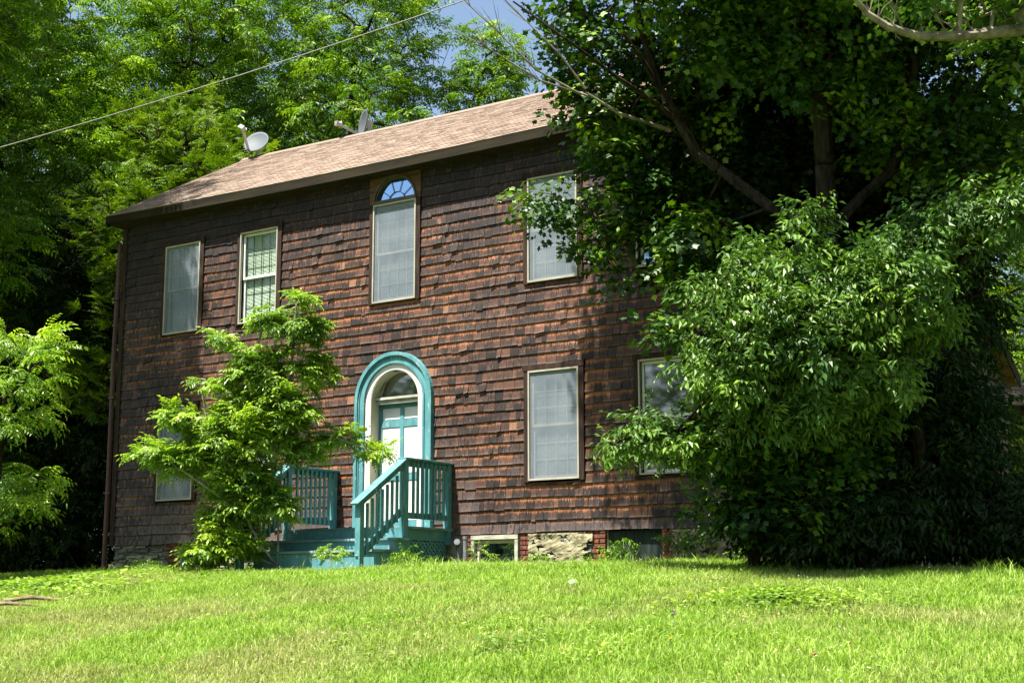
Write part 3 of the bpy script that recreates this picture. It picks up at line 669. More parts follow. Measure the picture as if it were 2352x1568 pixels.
# foundation -------------------------------------------------------------
b=MB(); b.box(XL+.05,-7.06,.03,.3,-1.2,-.01); b.box(-6.45,-1.02,.03,.3,-1.2,-.01); b.box(-.18,1.26,.03,.3,-1.2,-.01); b.box(2.11,XR-.05,.03,.3,-1.2,-.01)
b.box(XR-.3,XR-.05,.3,DEPTH,-1.2,-.01); b.box(XL+.05,XL+.3,.3,DEPTH,-1.2,-.01)
found=b.build('foundation','mortar',H)
def rubble(x0,x1,z0,z1,y,seed,mt='slate',proud=(.02,.09),hh=(.025,.085)):
    r=random.Random(seed); b=MB(); z=z0
    while z<z1-.01:
        h=r.uniform(*hh); h=min(h,z1-z); x=x0+r.uniform(-.1,0)
        while x<x1:
            l=r.uniform(.10,.42); d=r.uniform(*proud); xa=max(x,x0);xb=min(x+l,x1); x+=l+.012
            if xb-xa<.03: continue
            j=lambda s:r.uniform(-s,s); zt=z+h-.010+j(.008)
            b.hexa([(xa,y-d+j(.015),z+j(.01)),(xb,y-d+j(.015),z+j(.01)),(xb,y,z),(xa,y,z)],[(xa+.01,y-d*.7+j(.012),zt),(xb-.01,y-d*.7+j(.012),zt+j(.006)),(xb,y,zt),(xa,y,zt)])
        z+=h
    return b
for i,(a,c) in enumerate(((XL+.07,-7.33),(-6.4,-3.7),(2.36,XR-.03))): rubble(a,c,-.85,-.02,.05,40+i).build('stonework','slate',found,bevel=.006)
def bricks(x0,x1,z0,z1,y,seed,rag=.0,dirx=1):
    r=random.Random(seed); b=MB(); z=z0; k=0
    while z<z1-.03:
        xe=x1+ (r.choice([0,.1,.0,.12]) if rag else 0); x=x0-(.1 if k%2 else 0); xs_=[]
        while x<xe:
            xa=max(x,x0);xb=min(x+.2,xe)
            if xb-xa>.03:
                j=lambda:r.uniform(-.006,.006); A,B=(xa,xb) if dirx>0 else (x0+x1-xb,x0+x1-xa)
                b.box(A+.004,B-.006,y-.05+j(),y+.02,z+.004,z+.058)
            x+=.208
        z+=.068;k+=1
    return b
def bpier(x0,x1,rag,dx,seed): bricks(x0,x1,-.80,-.02,.03,seed,rag,dx).build('brick_pier','brick_red',found,bevel=.006)
bpier(-7.32,-7.06,True,-1,1); bpier(-1.15,-1.02,False,1,2); bpier(-.17,.02,True,1,3); bpier(1.02,1.25,True,-1,4); bpier(2.12,2.32,False,1,5)
# broken render with stones showing
def plaster(x0,x1,z0,z1,y,seed,thr=.45):
    nx_,nz_=int((x1-x0)/.02),int((z1-z0)/.02); xs_=np.linspace(x0,x1,nx_+1); zs_=np.linspace(z0,z1,nz_+1); Xg,Zg=np.meshgrid(xs_,zs_)
    h=.5*vnoise(Xg,Zg*1.7,5,seed)+.3*vnoise(Xg,Zg*1.7,13,seed+1)+.2*vnoise(Xg,Zg*2,31,seed+2)
    Yg=y-.045-.05*h; V=np.stack([Xg,Yg,Zg],-1).reshape(-1,3); w_=nx_+1
    fi=[]; 
    for j in range(nz_):
        for i in range(nx_):
            if h[j,i]>thr-.12 : fi.append((j*w_+i,j*w_+i+1,(j+1)*w_+i+1,(j+1)*w_+i))
    return npmesh('render_coat',V,np.array(fi))
rubble(.02,1.02,-.85,-.02,.05,51).build('stonework','slate',found,bevel=.006)
link('render_coat',plaster(-.0,1.06,-.8,-.03,.01,60,.50),'plaster',found)
link('render_coat',plaster(2.30,3.3,-.6,-.03,.01,70,.52),'plaster',found)
b=MB(); b.box(-1.01,-.955,-.045,.06,-.75,-.09);b.box(-.245,-.19,-.045,.06,-.75,-.09);b.box(-1.012,-.188,-.05,.06,-.09,-.028); cwn=b.build('cellar_window','old_white',H)
b=MB(); b.box(-.94,-.26,.02,.05,-.145,-.10); b.box(-.94,-.90,.02,.05,-.6,-.146); b.build('frame','cream_tone',cwn)
b=MB(); b.box(-.9,-.25,.055,.07,-.7,-.11); b.build('pane','glass',cwn)
b=MB(); b.box(1.26,1.66,.05,.08,-.9,-.02); b.box(1.668,2.11,.055,.085,-.9,-.02); b.build('cellar_hatch','dark_wood',H)
b=MB(); b.box(-7.04,-6.97,-.02,.08,-.8,-.02); b.box(-6.97,-6.45,.2,.25,-1,-.02); b.build('cellar_opening','dark_wood',H)
# chimneys
def chimney(x0,x1,y0,y1,zb,zt,seed):
    r=random.Random(seed); b=MB(); b.box(x0+.012,x1-.012,y0+.012,y1-.012,zb,zt-.02); C=b.build('chimney','mortar',H)
    b=MB(); z=zb; k=0
    while z<zt:
        ex=.03 if zt-.30<z<zt-.08 else 0
        for (ax0,ax1,f) in((x0-ex,x1+ex,0),(y0-ex,y1+ex,1)):
            u=ax0-(.1 if k%2 else 0)
            while u<ax1:
                a_,c_=max(u,ax0),min(u+.2,ax1); u+=.21
                if c_-a_<.03: continue
                if f==0: b.box(a_+.004,c_-.004,y0-ex-.0,y0+.05,z,z+.058)
                else: b.box(x1+ex-.05,x1+ex,a_+.004,c_-.004,z+.0005,z+.0575); b.box(x0-ex,x0-ex+.05,a_+.004,c_-.004,z+.0005,z+.0575)
        z+=.068;k+=1
    b.build('brickwork','brick_red',C); return C
chimney(3.15,3.72,2.15,2.85,6.6,9.7,5); chimney(3.6,3.98,3.9,4.8,-.6,5.9,6); chimney(3.3,3.85,5.2,6.1,6.2,8.6,8)
# ------------------------------------------------------------------ porch
PXL,PXR=-3.62,-1.40
porch=thing('porch','teal painted wooden entry porch with steps, railings and lattice below the front door','porch',(-2.5,-1.1,-.46))
Q=porch
b=MB(); y=-1.18
for i in range(8): b.box(PXL-.06,PXR+.05,y+.003,y+.143,.045,.08); y+=.146
b.build('deck','teal_worn',Q,bevel=.004)
b=MB(); b.box(PXR-.035,PXR-.005,-1.1,-.05,-.11,.043); b.box(PXL+.005,PXL+.03,-1.1,-.05,-.11,.043); b.box(PXL,PXR,-1.155,-1.125,-.11,.043); b.build('skirt_board','teal',Q)
for z,ya,yb_ in((-.095,-1.50,-1.17),(-.265,-1.83,-1.48)):
    b=MB(); b.box(PXL-.05,PXR+.13,ya,ya+.15,z-.035,z); b.box(PXL-.05,PXR+.13,ya+.157,yb_,z-.035,z); st_=b.build('step','teal_worn',Q,bevel=.004)
    b=MB(); b.box(PXL-.03,PXR+.10,ya+.03,ya+.055,z-.17 if z>-.2 else -.62,z-.037); b.build('riser','teal',st_)
    b=MB(); b.box(PXR+.075,PXR+.101,ya+.056,-1.13 if z>-.2 else -1.47,-.6,z-.036); b.build('side_panel','teal',st_)
b=MB(); b.box(PXL,PXR,-1.182,-1.157,-.13,.043); b.build('riser','teal',Q)
def post(x,y,z0,z1): b=MB(); b.box(x-.046,x+.046,y-.046,y+.046,z0,z1); return b.build('post','teal',Q,bevel=.005)
for x in(PXL,PXR):
    post(x,-.10,-.16 if x==PXR else .081,1.018); post(x,-1.14,-.18,1.018); post(x,-2.12,-.62,.375)
    b=MB(); b.box(x-.075,x+.075,-1.20,-.03,1.02,1.052); b.build('handrail','teal',Q,bevel=.005)
    b=MB(); b.box(x-.022,x+.022,-1.093,-.147,.93,1.018); b.build('top_rail','teal',Q)
    b=MB(); b.box(x-.022,x+.022,-1.093,-.147,.19,.275); b.build('bottom_rail','teal',Q)
    for i in range(8):
        yy=-1.0+.104*i+.02; b=MB(); b.box(x+.023,x+.055,yy-.017,yy+.017,.19,1.0); b.build('baluster','teal',Q)
    b=MB(); b.beam((x,-1.15,1.033),(x,-2.24,.33),.145,.032); b.build('sloping_handrail','teal',Q,bevel=.005)
    b=MB(); b.beam((x,-1.187,.955),(x,-2.10,.366),.044,.09); b.build('sloping_rail','teal',Q)
    b=MB(); b.beam((x,-1.187,.30),(x,-2.16,-.40),.044,.09); b.build('sloping_rail','teal',Q)
    for i in range(8):
        yy=-1.25-.108*i; zt=1.0-(-1.15-yy)*.645-.09; zb=.33-(-1.15-yy)*.72-.06; b=MB(); b.box(x+.023,x+.055,yy-.017,yy+.017,zb,zt); b.build('baluster','teal',Q)
# lattice on the right side under the deck
b=MB(); xl=PXR-.02; y0,y1,z0,z1=-1.09,-.12,-.62,-.115
def clipline(c,sg):
    pts=[]
    for yy in np.linspace(y0,y1,60):
        zz=c+sg*(yy-y0)
        if z0<=zz<=z1: pts.append((yy,zz))
    return (pts[0],pts[-1]) if len(pts)>2 else None
for k in range(-14,26):
    for sg,xx in((1,xl),(-1,xl+.009)):
        s=clipline(z0+k*.088+(0 if sg>0 else .02),sg)
        if s: b.beam((xx,*s[0]),(xx,*s[1]),.034,.008,up=(1,0,0))
b.build('lattice','teal',Q)
b=MB(); b.box(PXL+.1,PXR-.1,-1.0,.0,-.65,-.6); 
# ------------------------------------------------------------------ satellite dishes
def dish(name_loc,n,label,arm_len=.52,R0=.27,mast_h=.45,px_up=(0,0,1)):
    n=Vector(n).normalized(); base=Vector(name_loc); C=base+Vector((0,0,mast_h))
    e=thing('satellite_dish',label,'satellite dish',tuple(base),'satellite dishes on the roof ridge')
    u=(Vector(px_up)-n*n.dot(Vector(px_up))).normalized(); s=u.cross(n)
    V=[];F=[];nr,na=8,40
    for side,off in((0,0),(1,-.008)):
        for i in range(nr+1):
            r=i/nr
            for j in range(na):
                a=2*math.pi*j/na; V.append(C+s*(R0*1.0*r*math.cos(a))+u*(R0*.93*r*math.sin(a))+n*(.055*r*r+off))
    m_=(nr+1)*na
    for i in range(nr):
        for j in range(na):
            q=(i*na+j,i*na+(j+1)%na,(i+1)*na+(j+1)%na,(i+1)*na+j); F.append(q); F.append(tuple(m_+t for t in reversed(q)))
    for j in range(na): F.append((nr*na+j,nr*na+(j+1)%na,m_+nr*na+(j+1)%na,m_+nr*na+j))
    b=MB(); b.add([tuple(q) for q in V],F); b.build('reflector','dish',e,smooth=True)
    low=C-u*R0*.90; tip=C-u*R0*.35+n*arm_len
    b=MB(); b.beam(low-n*.05,tip,.035,.045,up=tuple(u)); b.build('arm','dish_arm',e,bevel=.005)
    d=(C-tip).normalized(); b=MB(); b.tube([tip-d*.07,tip+d*.0,tip+d*.02,tip+d*.06],[.028,.03,.045,.05],12); b.beam(tip-s*.07-d*.03,tip+s*.07-d*.03,.06,.09,up=tuple(u)); b.build('feed_horn','plastic_white',e,bevel=.008)
    b=MB(); b.tube([base-Vector((0,0,.1)),base+Vector((0,0,mast_h*.6)),C-n*.10],.022,10); b.beam(C-n*.14,C-n*.01,.12,.16,up=tuple(u)); b.build('mast','dish_arm',e)
    return e
cr=Vector(CR);cu=Vector(CU);cb=-Vector(CF)
dish((-8.62,3.15,7.86),cr*-.30+cu*.60+cb*.72,'grey satellite dish with white feed horn at the far left end of the ridge',mast_h=.30,R0=.285,px_up=tuple(cu*.9+cr*.5))
dish((-6.05,3.45,7.75),cr*-.90+cu*.16+cb*.34,'second satellite dish half hidden behind the middle of the ridge, seen almost edge on',mast_h=.42,R0=.30,arm_len=.52,px_up=tuple(cu+cr*.1))
# overhead cable
a=at(-120,372,22); c=at(1330,-92,17.5); pts=[a+(c-a)*t-np.array([0,0,.10*4*t*(1-t)]) for t in np.linspace(0,1,24)]
b=MB(); b.tube(pts,.0075,6); tag(b.build('overhead_cable','cable'),'pale overhead service cable sloping across the trees above the roof','cable')
# pipes by the wall
b=MB(); b.tube([(-1.02,-.17,-.75),(-1.02,-.17,-.075)],.034,12); b.tube([(-1.02,-.17,-.085),(-1.02,-.17,-.04)],.041,12); tag(b.build('vent_pipe','pvc',smooth=False),'grey plastic vent pipe standing by the cellar window','pipe')
b=MB(); b.tube([(-1.17,-.12,-.7),(-1.17,-.12,-.2),(-1.16,-.16,-.14),(-1.12,-.24,-.12)],.045,12); tag(b.build('drain_pipe','pvc'),'short dark elbow drain pipe between the porch and the vent pipe','pipe')
# ------------------------------------------------------------------ far outbuilding
ob=thing('outbuilding','distant outbuilding with a pinkish tan shingle roof at the right edge','outbuilding',tuple(P2(44,16.5,-1)))
A0=at(2225,880,44)
b=MB(); ox,oy=A0[0],A0[1]; dirr=np.array([CR[0],CR[1],0]);dirr/=np.linalg.norm(dirr); dep=np.array([-dirr[1],dirr[0],0])
def op(u,v,z): return tuple(np.array([ox,oy,0])+dirr*u+dep*v+np.array([0,0,z]))
ze=-.95+(1377-938)/3342*44; zt=ze+1.6
b.hexa([op(-1,.3,-2),op(9,.3,-2),op(9,5,-2),op(-1,5,-2)],[op(-1,.3,ze),op(9,.3,ze),op(9,5,ze),op(-1,5,ze)]); b.build('wall','barn_wall',ob)
V=[];F=[];Aa=[]
for c_ in range(11):
    u=-1.3
    while u<9.3:
        wd=random.choice([.25,.32,.4]); k=len(V); t0=c_/11;t1=(c_+1.2)/11; th=random.uniform(.015,.03)
        V+=[op(u,2.6*t0,ze+(zt-ze)*t0+th),op(u+wd,2.6*t0,ze+(zt-ze)*t0+th),op(u+wd,2.6*t1,ze+(zt-ze)*t1),op(u,2.6*t1,ze+(zt-ze)*t1),op(u,2.6*t0,ze+(zt-ze)*t0-.03),op(u+wd,2.6*t0,ze+(zt-ze)*t0-.03)]
        F+=[(k,k+1,k+2,k+3),(k,k+4,k+5,k+1)]; q=.4+.6*random.random(); Aa+=[q,q*.4]; u+=wd
link('roof',npmesh('roof',np.array(V),np.array(F),dict(rnd=Aa)),'roof_shingle',ob)
# ------------------------------------------------------------------ trees
def g3(p): return (p[0],p[1],float(gh(p[0],p[1])))
def lob(px,py,d,r): return (at(px,py,d),(r,r,r) if not hasattr(r,'__len__') else r)
GB='tall trees behind and beside the house'
def bgtree(dd,ss,z1,z2,rad,n,label,protos,leaf,seed,lobes=None,**k):
    n=int(n*1.45); k.setdefault('s',(1.2,1.75)); k.setdefault('extra',1.5)
    p=P2(dd,ss); base=np.array(g3(p)); top=base+np.array([0,0,z2*.92-base[2]])
    rr=np.random.default_rng(seed)
    if lobes is None:
        lobes=[]
        for i in range(9):
            t=i/8; z=z1+(z2-z1)*t; q=rad*(.55+.55*math.sin(math.pi*(.25+.6*t))); a=rr.random()*6.28; o=rad*.45*rr.random()
            lobes.append((np.array([p[0]+o*math.cos(a),p[1]+o*math.sin(a),z]),(q*.75,q*.75,(z2-z1)/9*1.15)))
    tr=[[base-np.array([0,0,.3]),base+(top-base)*.4+rr.normal(0,.15,3),top]]
    return tree('tree',label,'tree',base,tr,lobes,n,protos,leaf,seed,group=GB,k=.0050,seg=.6,**k)
bgtree(40.5,-4.6,4,17,4.3,1000,'tall tree rising behind the middle of the roof, its right edge against the open sky',PW,'leaf_walnut',101)
bgtree(45,-9.5,6,21,4.6,900,'tallest dark tree behind, its straight trunk showing between the crowns at upper left',PW,'leaf_walnut',102)
bgtree(38,-8.8,5,15.5,3.8,900,'feathery leaved tree behind the roof just above the left satellite dish',PW,'leaf_walnut',103)
bgtree(34,-12.5,1,14,4.0,1100,'broad leafy tree standing beyond the left gable end',PW,'leaf_walnut',104)
bgtree(42,-1.0,5.5,15.4,1.6,380,'slim leafy tree whose edge borders the gap of open sky',PW,'leaf_walnut',112)
bgtree(31,-7.2,3.5,9.6,2.5,900,'fine leaved yellow green tree brushing the left end of the roof',PWf,'leaf_locust',105,s=(1.2,1.7))
bgtree(45,.5,2,10.5,3.0,500,'lower bright tree just above the ridge in the middle',PW,'leaf_walnut',106)
bgtree(37,9.5,3,14,3.2,420,'thin crowned tree behind the right part of the roof seen through the maple',PW,'leaf_shade',107)
bgtree(42,15.5,1,18,4.5,800,'tall tree at the right edge beyond the house',PW,'leaf_walnut',108)
bgtree(33,-9.8,-.3,7,2.2,800,'dark leafy tree in the shade just left of the house wall',PW,'leaf_shade',109)
bgtree(38,-13.5,0,10,3.5,800,'shaded tree deep behind the left yard',PW,'leaf_shade',110)
bgtree(29,7.6,-.6,4.6,1.6,600,'dark undergrowth tree against the right end wall',PW,'leaf_shade',111,s=(1,1.4))
# front left tree whose crown overhangs the left end of the wall
base=np.array(g3((-11.6,-4.6))); T=[[base-np.array([0,0,.3]),base+np.array([.1,.1,4.5]),base+np.array([.5,.4,8.5]),base+np.array([.9,.8,12])]]
lb=[((-10.6,-4.2,9.2),(2.4,2.3,1.7)),((-9.4,-3.4,10.6),(2.0,1.9,1.4)),((-11.5,-3.0,7.2),(1.7,1.6,1.3)),((-12.2,-2.2,10.6),(2.4,2.4,2)),((-10,-2.2,12.4),(2.3,2.2,1.6)),((-13,-3.5,8.4),(2,2,2)),((-9.0,-3.4,10.7),(.9,.7,1.6)),((-9.0,-2.9,8.6),(1.0,1.0,.8))]
tree('tree','large walnut tree at upper left, its drooping fronds overhanging the left end of the house','tree',base,T,lb,1300,PW,'leaf_walnut',120,k=.005,seg=.5,s=(1.0,1.4),extra=1.3,filt=lambda a:not(vis(np.array([a]),0)[0] and False))
base=np.array(g3((-15.5,-.5))); T=[[base-np.array([0,0,.3]),base+np.array([.1,.1,5]),base+np.array([.3,.2,11])]]
lb=[((-15,-1,7.5),(2.6,2.4,2)),((-14.3,-1.5,10.5),(2.6,2.4,2)),((-16.5,-.5,9.5),(2.6,2.6,2.5)),((-13.4,-.2,6.2),(1.6,1.8,1.3)),((-15.5,0,13),(2.3,2.3,1.8))]
tree('tree','leafy tree left of the house whose crown keeps the left yard in shade','tree',base,T,lb,1100,PW,'leaf_walnut',121,k=.005,seg=.5,s=(1.0,1.4),extra=1.3)
proto_=[o for o in COL.objects if o.get('label','').startswith('tallest dark tree')][0]
for i,(d_,s_,a_) in enumerate(((52,-18,1.0),(54,-13,2.2),(56,-7,3.5),(50,-5.5,5.0),(44,-15.5,4.2),(50,9,.4),(54,14.5,1.7),(49,19,2.9))):
    p=P2(d_,s_); e=proto_.copy(); COL.objects.link(e); e.location=g3(p); e.location.z-=(2.5,3,1,9.5,1,9.5,9,9)[i]; e.rotation_euler=(0,0,a_)
    e['label']='tree of the back row of the wood, mostly hidden behind the nearer crowns'; e['group']='back row of the wood behind the house'
    for c_ in list(proto_.children):
        q=c_.copy(); COL.objects.link(q); q.parent=e
for i,(x_,y_,a_) in enumerate(((-44,-38,.5),(-36,-44,1.6),(-28,-41,2.7),(-20,-46,3.8),(-12,-42,4.9),(-4,-47,6.0),(5,-43,.9),(14,-48,2.0),(24,-44,3.1),(34,-40,4.2))):  # out of view; inferred from pane reflections, also added to cut low sky light
    e=proto_.copy(); COL.objects.link(e); e.location=(x_,y_,-4.5); e.rotation_euler=(0,0,a_)
    e['label']='tree across the road, seen only as a reflection in the panes'; e['group']='row of trees across the road'
    for c_ in list(proto_.children):
        q=c_.copy(); COL.objects.link(q); q.parent=e
# maple at the right front corner
tb=np.array(g3((5.55,-1.15)))
T=[[tb-np.array([0,0,.3]),tb+np.array([-.05,0,2.2]),at(1900,540,17),at(1890,300,17),at(1880,60,17.2),at(1850,-300,17.5)],
   [at(1900,560,17),at(1770,480,17.4),at(1660,400,17.8)],[at(1830,520,17),at(1600,350,17.8),at(1515,205,18),at(1486,110,18),at(1440,-60,17.8)],
   [at(1905,530,17),at(1975,455,17),at(2045,395,17),at(2070,300,17),at(2110,100,17)],
   [at(1515,205,18),at(1470,130,17.8),at(1395,30,17.5)],[at(1530,250,18),at(1420,180,17.4),at(1300,90,16.5),at(1180,5,16.6)]]
lb=[lob(1400,150,18.6,(.75,.75,.65)),lob(1420,290,18.6,(.75,.7,.55)),lob(1340,50,18.6,(.55,.6,.5)),lob(1560,120,18.6,(.9,.9,.75)),lob(1560,330,18.6,(.9,.8,.65)),lob(1500,480,18.6,(.95,.7,.5)),
    lob(1700,90,17,(.9,.9,.6)),lob(1620,600,17.8,(.5,.4,.3)),lob(1900,60,17,(1.1,1.0,.7)),lob(1940,220,16.9,(.5,.6,.3)),lob(2110,300,17,(.75,.9,.45)),lob(1610,520,17.4,(.35,.3,.2)),lob(2240,420,17.0,(.9,.9,.7)),
    lob(1950,-150,17.0,(1.8,1.8,1.2)),lob(1650,-120,16.6,(1.4,1.4,1.0)),lob(2250,30,17.0,(1.2,1.2,.7)),lob(1800,-380,17.0,(2.0,2.0,1.3)),lob(2200,-300,17.0,(1.9,1.9,1.3)),
    lob(1300,490,18.6,(.42,.34,.25)),lob(1400,560,18.6,(.5,.38,.25)),lob(1235,455,18.6,(.22,.2,.10)),lob(1440,640,18.6,(.42,.3,.2)),lob(2330,200,17.0,(.8,.9,.8)),((1.45,-3.2,9.9),(1.35,.8,1.8)),((2.6,-3.0,9.2),(1.2,.7,1.3)),((5.6,-3.2,8.6),(2.2,1.9,1.1)),((8.6,-1.6,8.8),(2.4,1.7,1.1)),((5.2,-.6,10),(2.8,2.3,1.3)),((9,-1,9.2),(2.4,2.2,1.3))]
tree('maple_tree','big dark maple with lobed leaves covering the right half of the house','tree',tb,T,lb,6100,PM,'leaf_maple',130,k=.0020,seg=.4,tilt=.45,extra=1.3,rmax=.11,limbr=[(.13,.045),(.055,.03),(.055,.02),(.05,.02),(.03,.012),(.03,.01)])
ib=np.array(g3((4.7,-.75)))  # added crown of near-black leaves, painted shade behind the maple's limbs
T=[[ib-np.array([0,0,.3]),at(1800,700,18.4),at(1840,300,18.6),at(1800,0,18.8)]]
lb=[lob(1730,420,18.6,(1.0,.6,.9)),lob(1890,330,18.9,(1.2,.8,1.0)),lob(1640,580,18.3,(.8,.4,.6)),lob(2100,330,19,(1.1,.9,.9)),lob(2010,520,18.6,(1.0,.8,.6)),lob(1560,440,18.6,(.7,.4,.7)),lob(1750,150,18.8,(1.1,.9,.9)),lob(1980,80,19,(1.2,1,.8)),lob(2220,480,18.6,(.8,.8,.5)),lob(1800,640,18.4,(1.0,.5,.5))]
tree('maple_tree','dark leaved maple standing in deep shade behind the limbs of the big maple','tree',ib,T,lb,2300,PM,'leaf_shade',135,k=.003,seg=.4,tilt=.45,extra=.8,hollow=.1,rmax=.08)
# hackberry-like shrub in front of it
sb=np.array(g3((5.9,-1.9)))
T=[[sb-np.array([0,0,.3]),at(1890,1100,16.6),at(1880,900,16.0),at(1930,700,15.6)],[at(1885,1000,16.3),at(1700,850,15.4),at(1600,760,15.3)],[at(1880,950,15.6),at(2080,700,15.6),at(2300,520,15.6)],[at(1700,850,15.4),at(1560,990,16.2),at(1420,1012,16.3)]]
lb=[lob(1880,760,15.4,(1.05,.9,.75)),lob(1700,760,15.4,(.85,.8,.55)),lob(1690,850,15.3,(.5,.6,.45)),lob(1780,640,15.4,(.7,.7,.3)),lob(1870,530,15.4,(.18,.2,.30)),lob(1740,580,15.4,(.22,.2,.18)),lob(2020,640,15.4,(.75,.7,.45)),lob(2150,540,15.5,(.6,.6,.28)),
    lob(2280,490,15.5,(.6,.6,.28)),lob(2100,740,15.9,(.5,.6,.3)),lob(1560,1020,16.2,(.60,.45,.22)),lob(1440,1015,16.3,(.36,.25,.09)),lob(1500,980,16.2,(.3,.25,.10)),lob(1650,1010,16.0,(.4,.5,.3)),lob(1820,930,15.5,(.6,.6,.4)),lob(1980,860,15.9,(.6,.6,.4)),lob(1880,1000,16.6,(.8,.6,.5))]
tree('shrub','tall glossy drooping leaved shrub lit by the sun in front of the maple','shrub',sb,T,lb,1250,PH,'leaf_hack',140,k=.004,seg=.35,extra=1.0,tilt=.5,hollow=.2,s=(.65,1.35))
# young maple saplings low in the shade
sb2=np.array(g3((4.5,-2.2)))
T=[[sb2-np.array([0,0,.2]),at(1700,1100,16.3),at(1640,900,16.2)]]
lb=[lob(1560,760,16.1,(.26,.3,.2)),lob(1650,830,16.1,(.3,.3,.3)),lob(1700,1010,16.2,(.7,.6,.6)),lob(1820,1100,16.3,(.9,.8,.7)),lob(1690,1180,16.3,(.45,.4,.25))]
tree('young_maple','young maple sapling with bright top leaves in front of the lower right window','tree',sb2,T,lb,300,PM,'leaf_maple',150,k=.004,seg=.35)
sb3=np.array(g3(P2(17.6,5.2)))
T=[[sb3-np.array([0,0,.2]),at(2120,1100,16.5),at(2100,900,16.5)]]
lb=[lob(1960,1120,16.9,(1.0,.7,.8)),lob(2130,1090,17.0,(1.1,.8,.9)),lob(2290,1190,16.9,(.8,.8,.6)),lob(2080,900,17.2,(.9,.9,.8)),lob(2170,960,17.3,(.55,.8,.5)),lob(2190,620,17.2,(.45,.6,.5)),lob(2230,760,17.3,(.4,.5,.35)),lob(1850,1190,16.2,(.8,.5,.45)),lob(1990,1200,16.1,(.6,.4,.4)),lob(2020,1240,16.6,(.9,.4,.25)),lob(2250,1240,16.5,(.9,.4,.25))]
tree('shade_shrub','very dark dense shrub in the shade at the right side of the lawn','shrub',sb3,T,lb,1100,PH,'leaf_shade',160,k=.004,seg=.4,s=(1.0,1.4),extra=1.3)
# tree out at the right whose limb crosses the top right corner
tr_=np.array(g3(P2(13.5,6.9)))
T=[[tr_-np.array([0,0,.3]),tr_+np.array([0,0,4.0]),tr_+np.array([0,0,9])],[at(2620,40,13.5),at(2480,55,13.4),at(2350,68,13.3),at(2200,84,13.2),at(2110,84,13.2),at(2040,62,13.1),at(1990,30,13.1),at(1950,-20,13.0)]]
lb=[lob(2300,10,13.4,(.55,.5,.30)),lob(2150,-30,13.3,(.5,.5,.25)),lob(2420,-80,13.5,(1.0,1.0,.5)),lob(2520,120,13.6,(.6,.6,.5)),lob(2350,170,13.6,(.14,.2,.12))]
tree('tree','tree at the right edge with one long pale bare limb curving across the top corner','tree',tr_,T,lb,260,PM,'leaf_hack',170,bark='bark_pale',k=.004,seg=.3,s=(.7,.95),hollow=.2,limbr=[(.25,.15),(.07,.022)])
# dead pale branches against the sky gap
b=MB()
def twigs(b,pts,r0,seed,n=5):
    r=random.Random(seed); P_=[Vector(p) for p in pts]; b.tube(P_,[r0*(1-.85*i/(len(P_)-1)) for i in range(len(P_))],6)
    for k in range(n):
        i=r.randrange(1,len(P_)-1); p=P_[i]; d=(P_[i+1]-P_[i]).normalized(); o=Vector((r.uniform(-1,1),r.uniform(-1,1),r.uniform(-.6,1))); q=(d+o*.55).normalized(); l=r.uniform(.2,.55)
        b.tube([p,p+q*l*.5+Vector((0,0,.02)),p+q*l+Vector((0,0,.05))],[r0*.35,r0*.25,r0*.08],5)
for s_,pts in enumerate(([at(1330,215,17.7),at(1230,160,17.7),at(1150,80,17.7),at(1080,15,17.7),at(1030,-40,17.7)],[at(1345,205,17.7),at(1290,130,17.7),at(1210,50,17.7),at(1130,-30,17.7)],[at(1350,220,17.7),at(1240,185,17.7),at(1120,110,17.7),at(1020,60,17.7)])): twigs(b,pts,.015,s_,10)
b.tube([at(1345,212,17.7),at(1420,260,17.8),at(1540,300,18)],[.012,.02,.03],6)
mt_=[o for o in COL.objects if o.name=='maple_tree'][0]; b.build('dead_branches','bark_pale',mt_)
rt_=[o for o in COL.objects if o.get('label','').startswith('tree at the right edge')][0]; b=MB()
Lp=[at(2352,68,13.3),at(2200,84,13.2),at(2110,84,13.2),at(2040,62,13.1),at(1990,30,13.1),at(1950,-20,13.0)]
r_=random.Random(9)
for k in range(17):
    b=MB(); i=r_.randrange(0,4); t=r_.random(); p=Lp[i]*(1-t)+Lp[i+1]*t; a_=r_.uniform(-.9,.7); l=r_.uniform(.12,.38); d_=CR*math.sin(a_)+CU*math.cos(a_)*(1 if r_.random()<.8 else -.8); m_=p+d_*l*.5+CR*r_.uniform(-.04,.04)
    b.tube([p,m_,p+d_*l+CR*r_.uniform(-.06,.06)],[.009,.006,.002],5)
    if r_.random()<.7: b.tube([m_,m_+(d_*.7+CR*r_.uniform(-.6,.6))*l*.5],[.005,.002],5)
    b.build('twig','bark_pale',rt_)
# walnut sapling at the left edge
lbz=np.array(g3(P2(22.5,-7.9)))
T=[[lbz-np.array([0,0,.2]),at(-10,1150,22.5),at(20,850,22.5)],[at(-10,1150,22.5),at(60,1090,22.5)]]
lb=[lob(10,830,22.5,(.9,.9,.6)),lob(70,790,22.5,(.4,.5,.28)),lob(-40,950,22.5,(1.0,.9,.7)),lob(50,1110,22.5,(.6,.6,.38)),lob(-20,1160,22.5,(.9,.8,.5)),lob(60,930,22.5,(.35,.5,.4))]
tree('walnut_sapling','bright sunlit walnut sapling at the left edge of the yard','sapling',lbz,T,lb,140,PW,'leaf_sapling',180,k=.005,seg=.4)
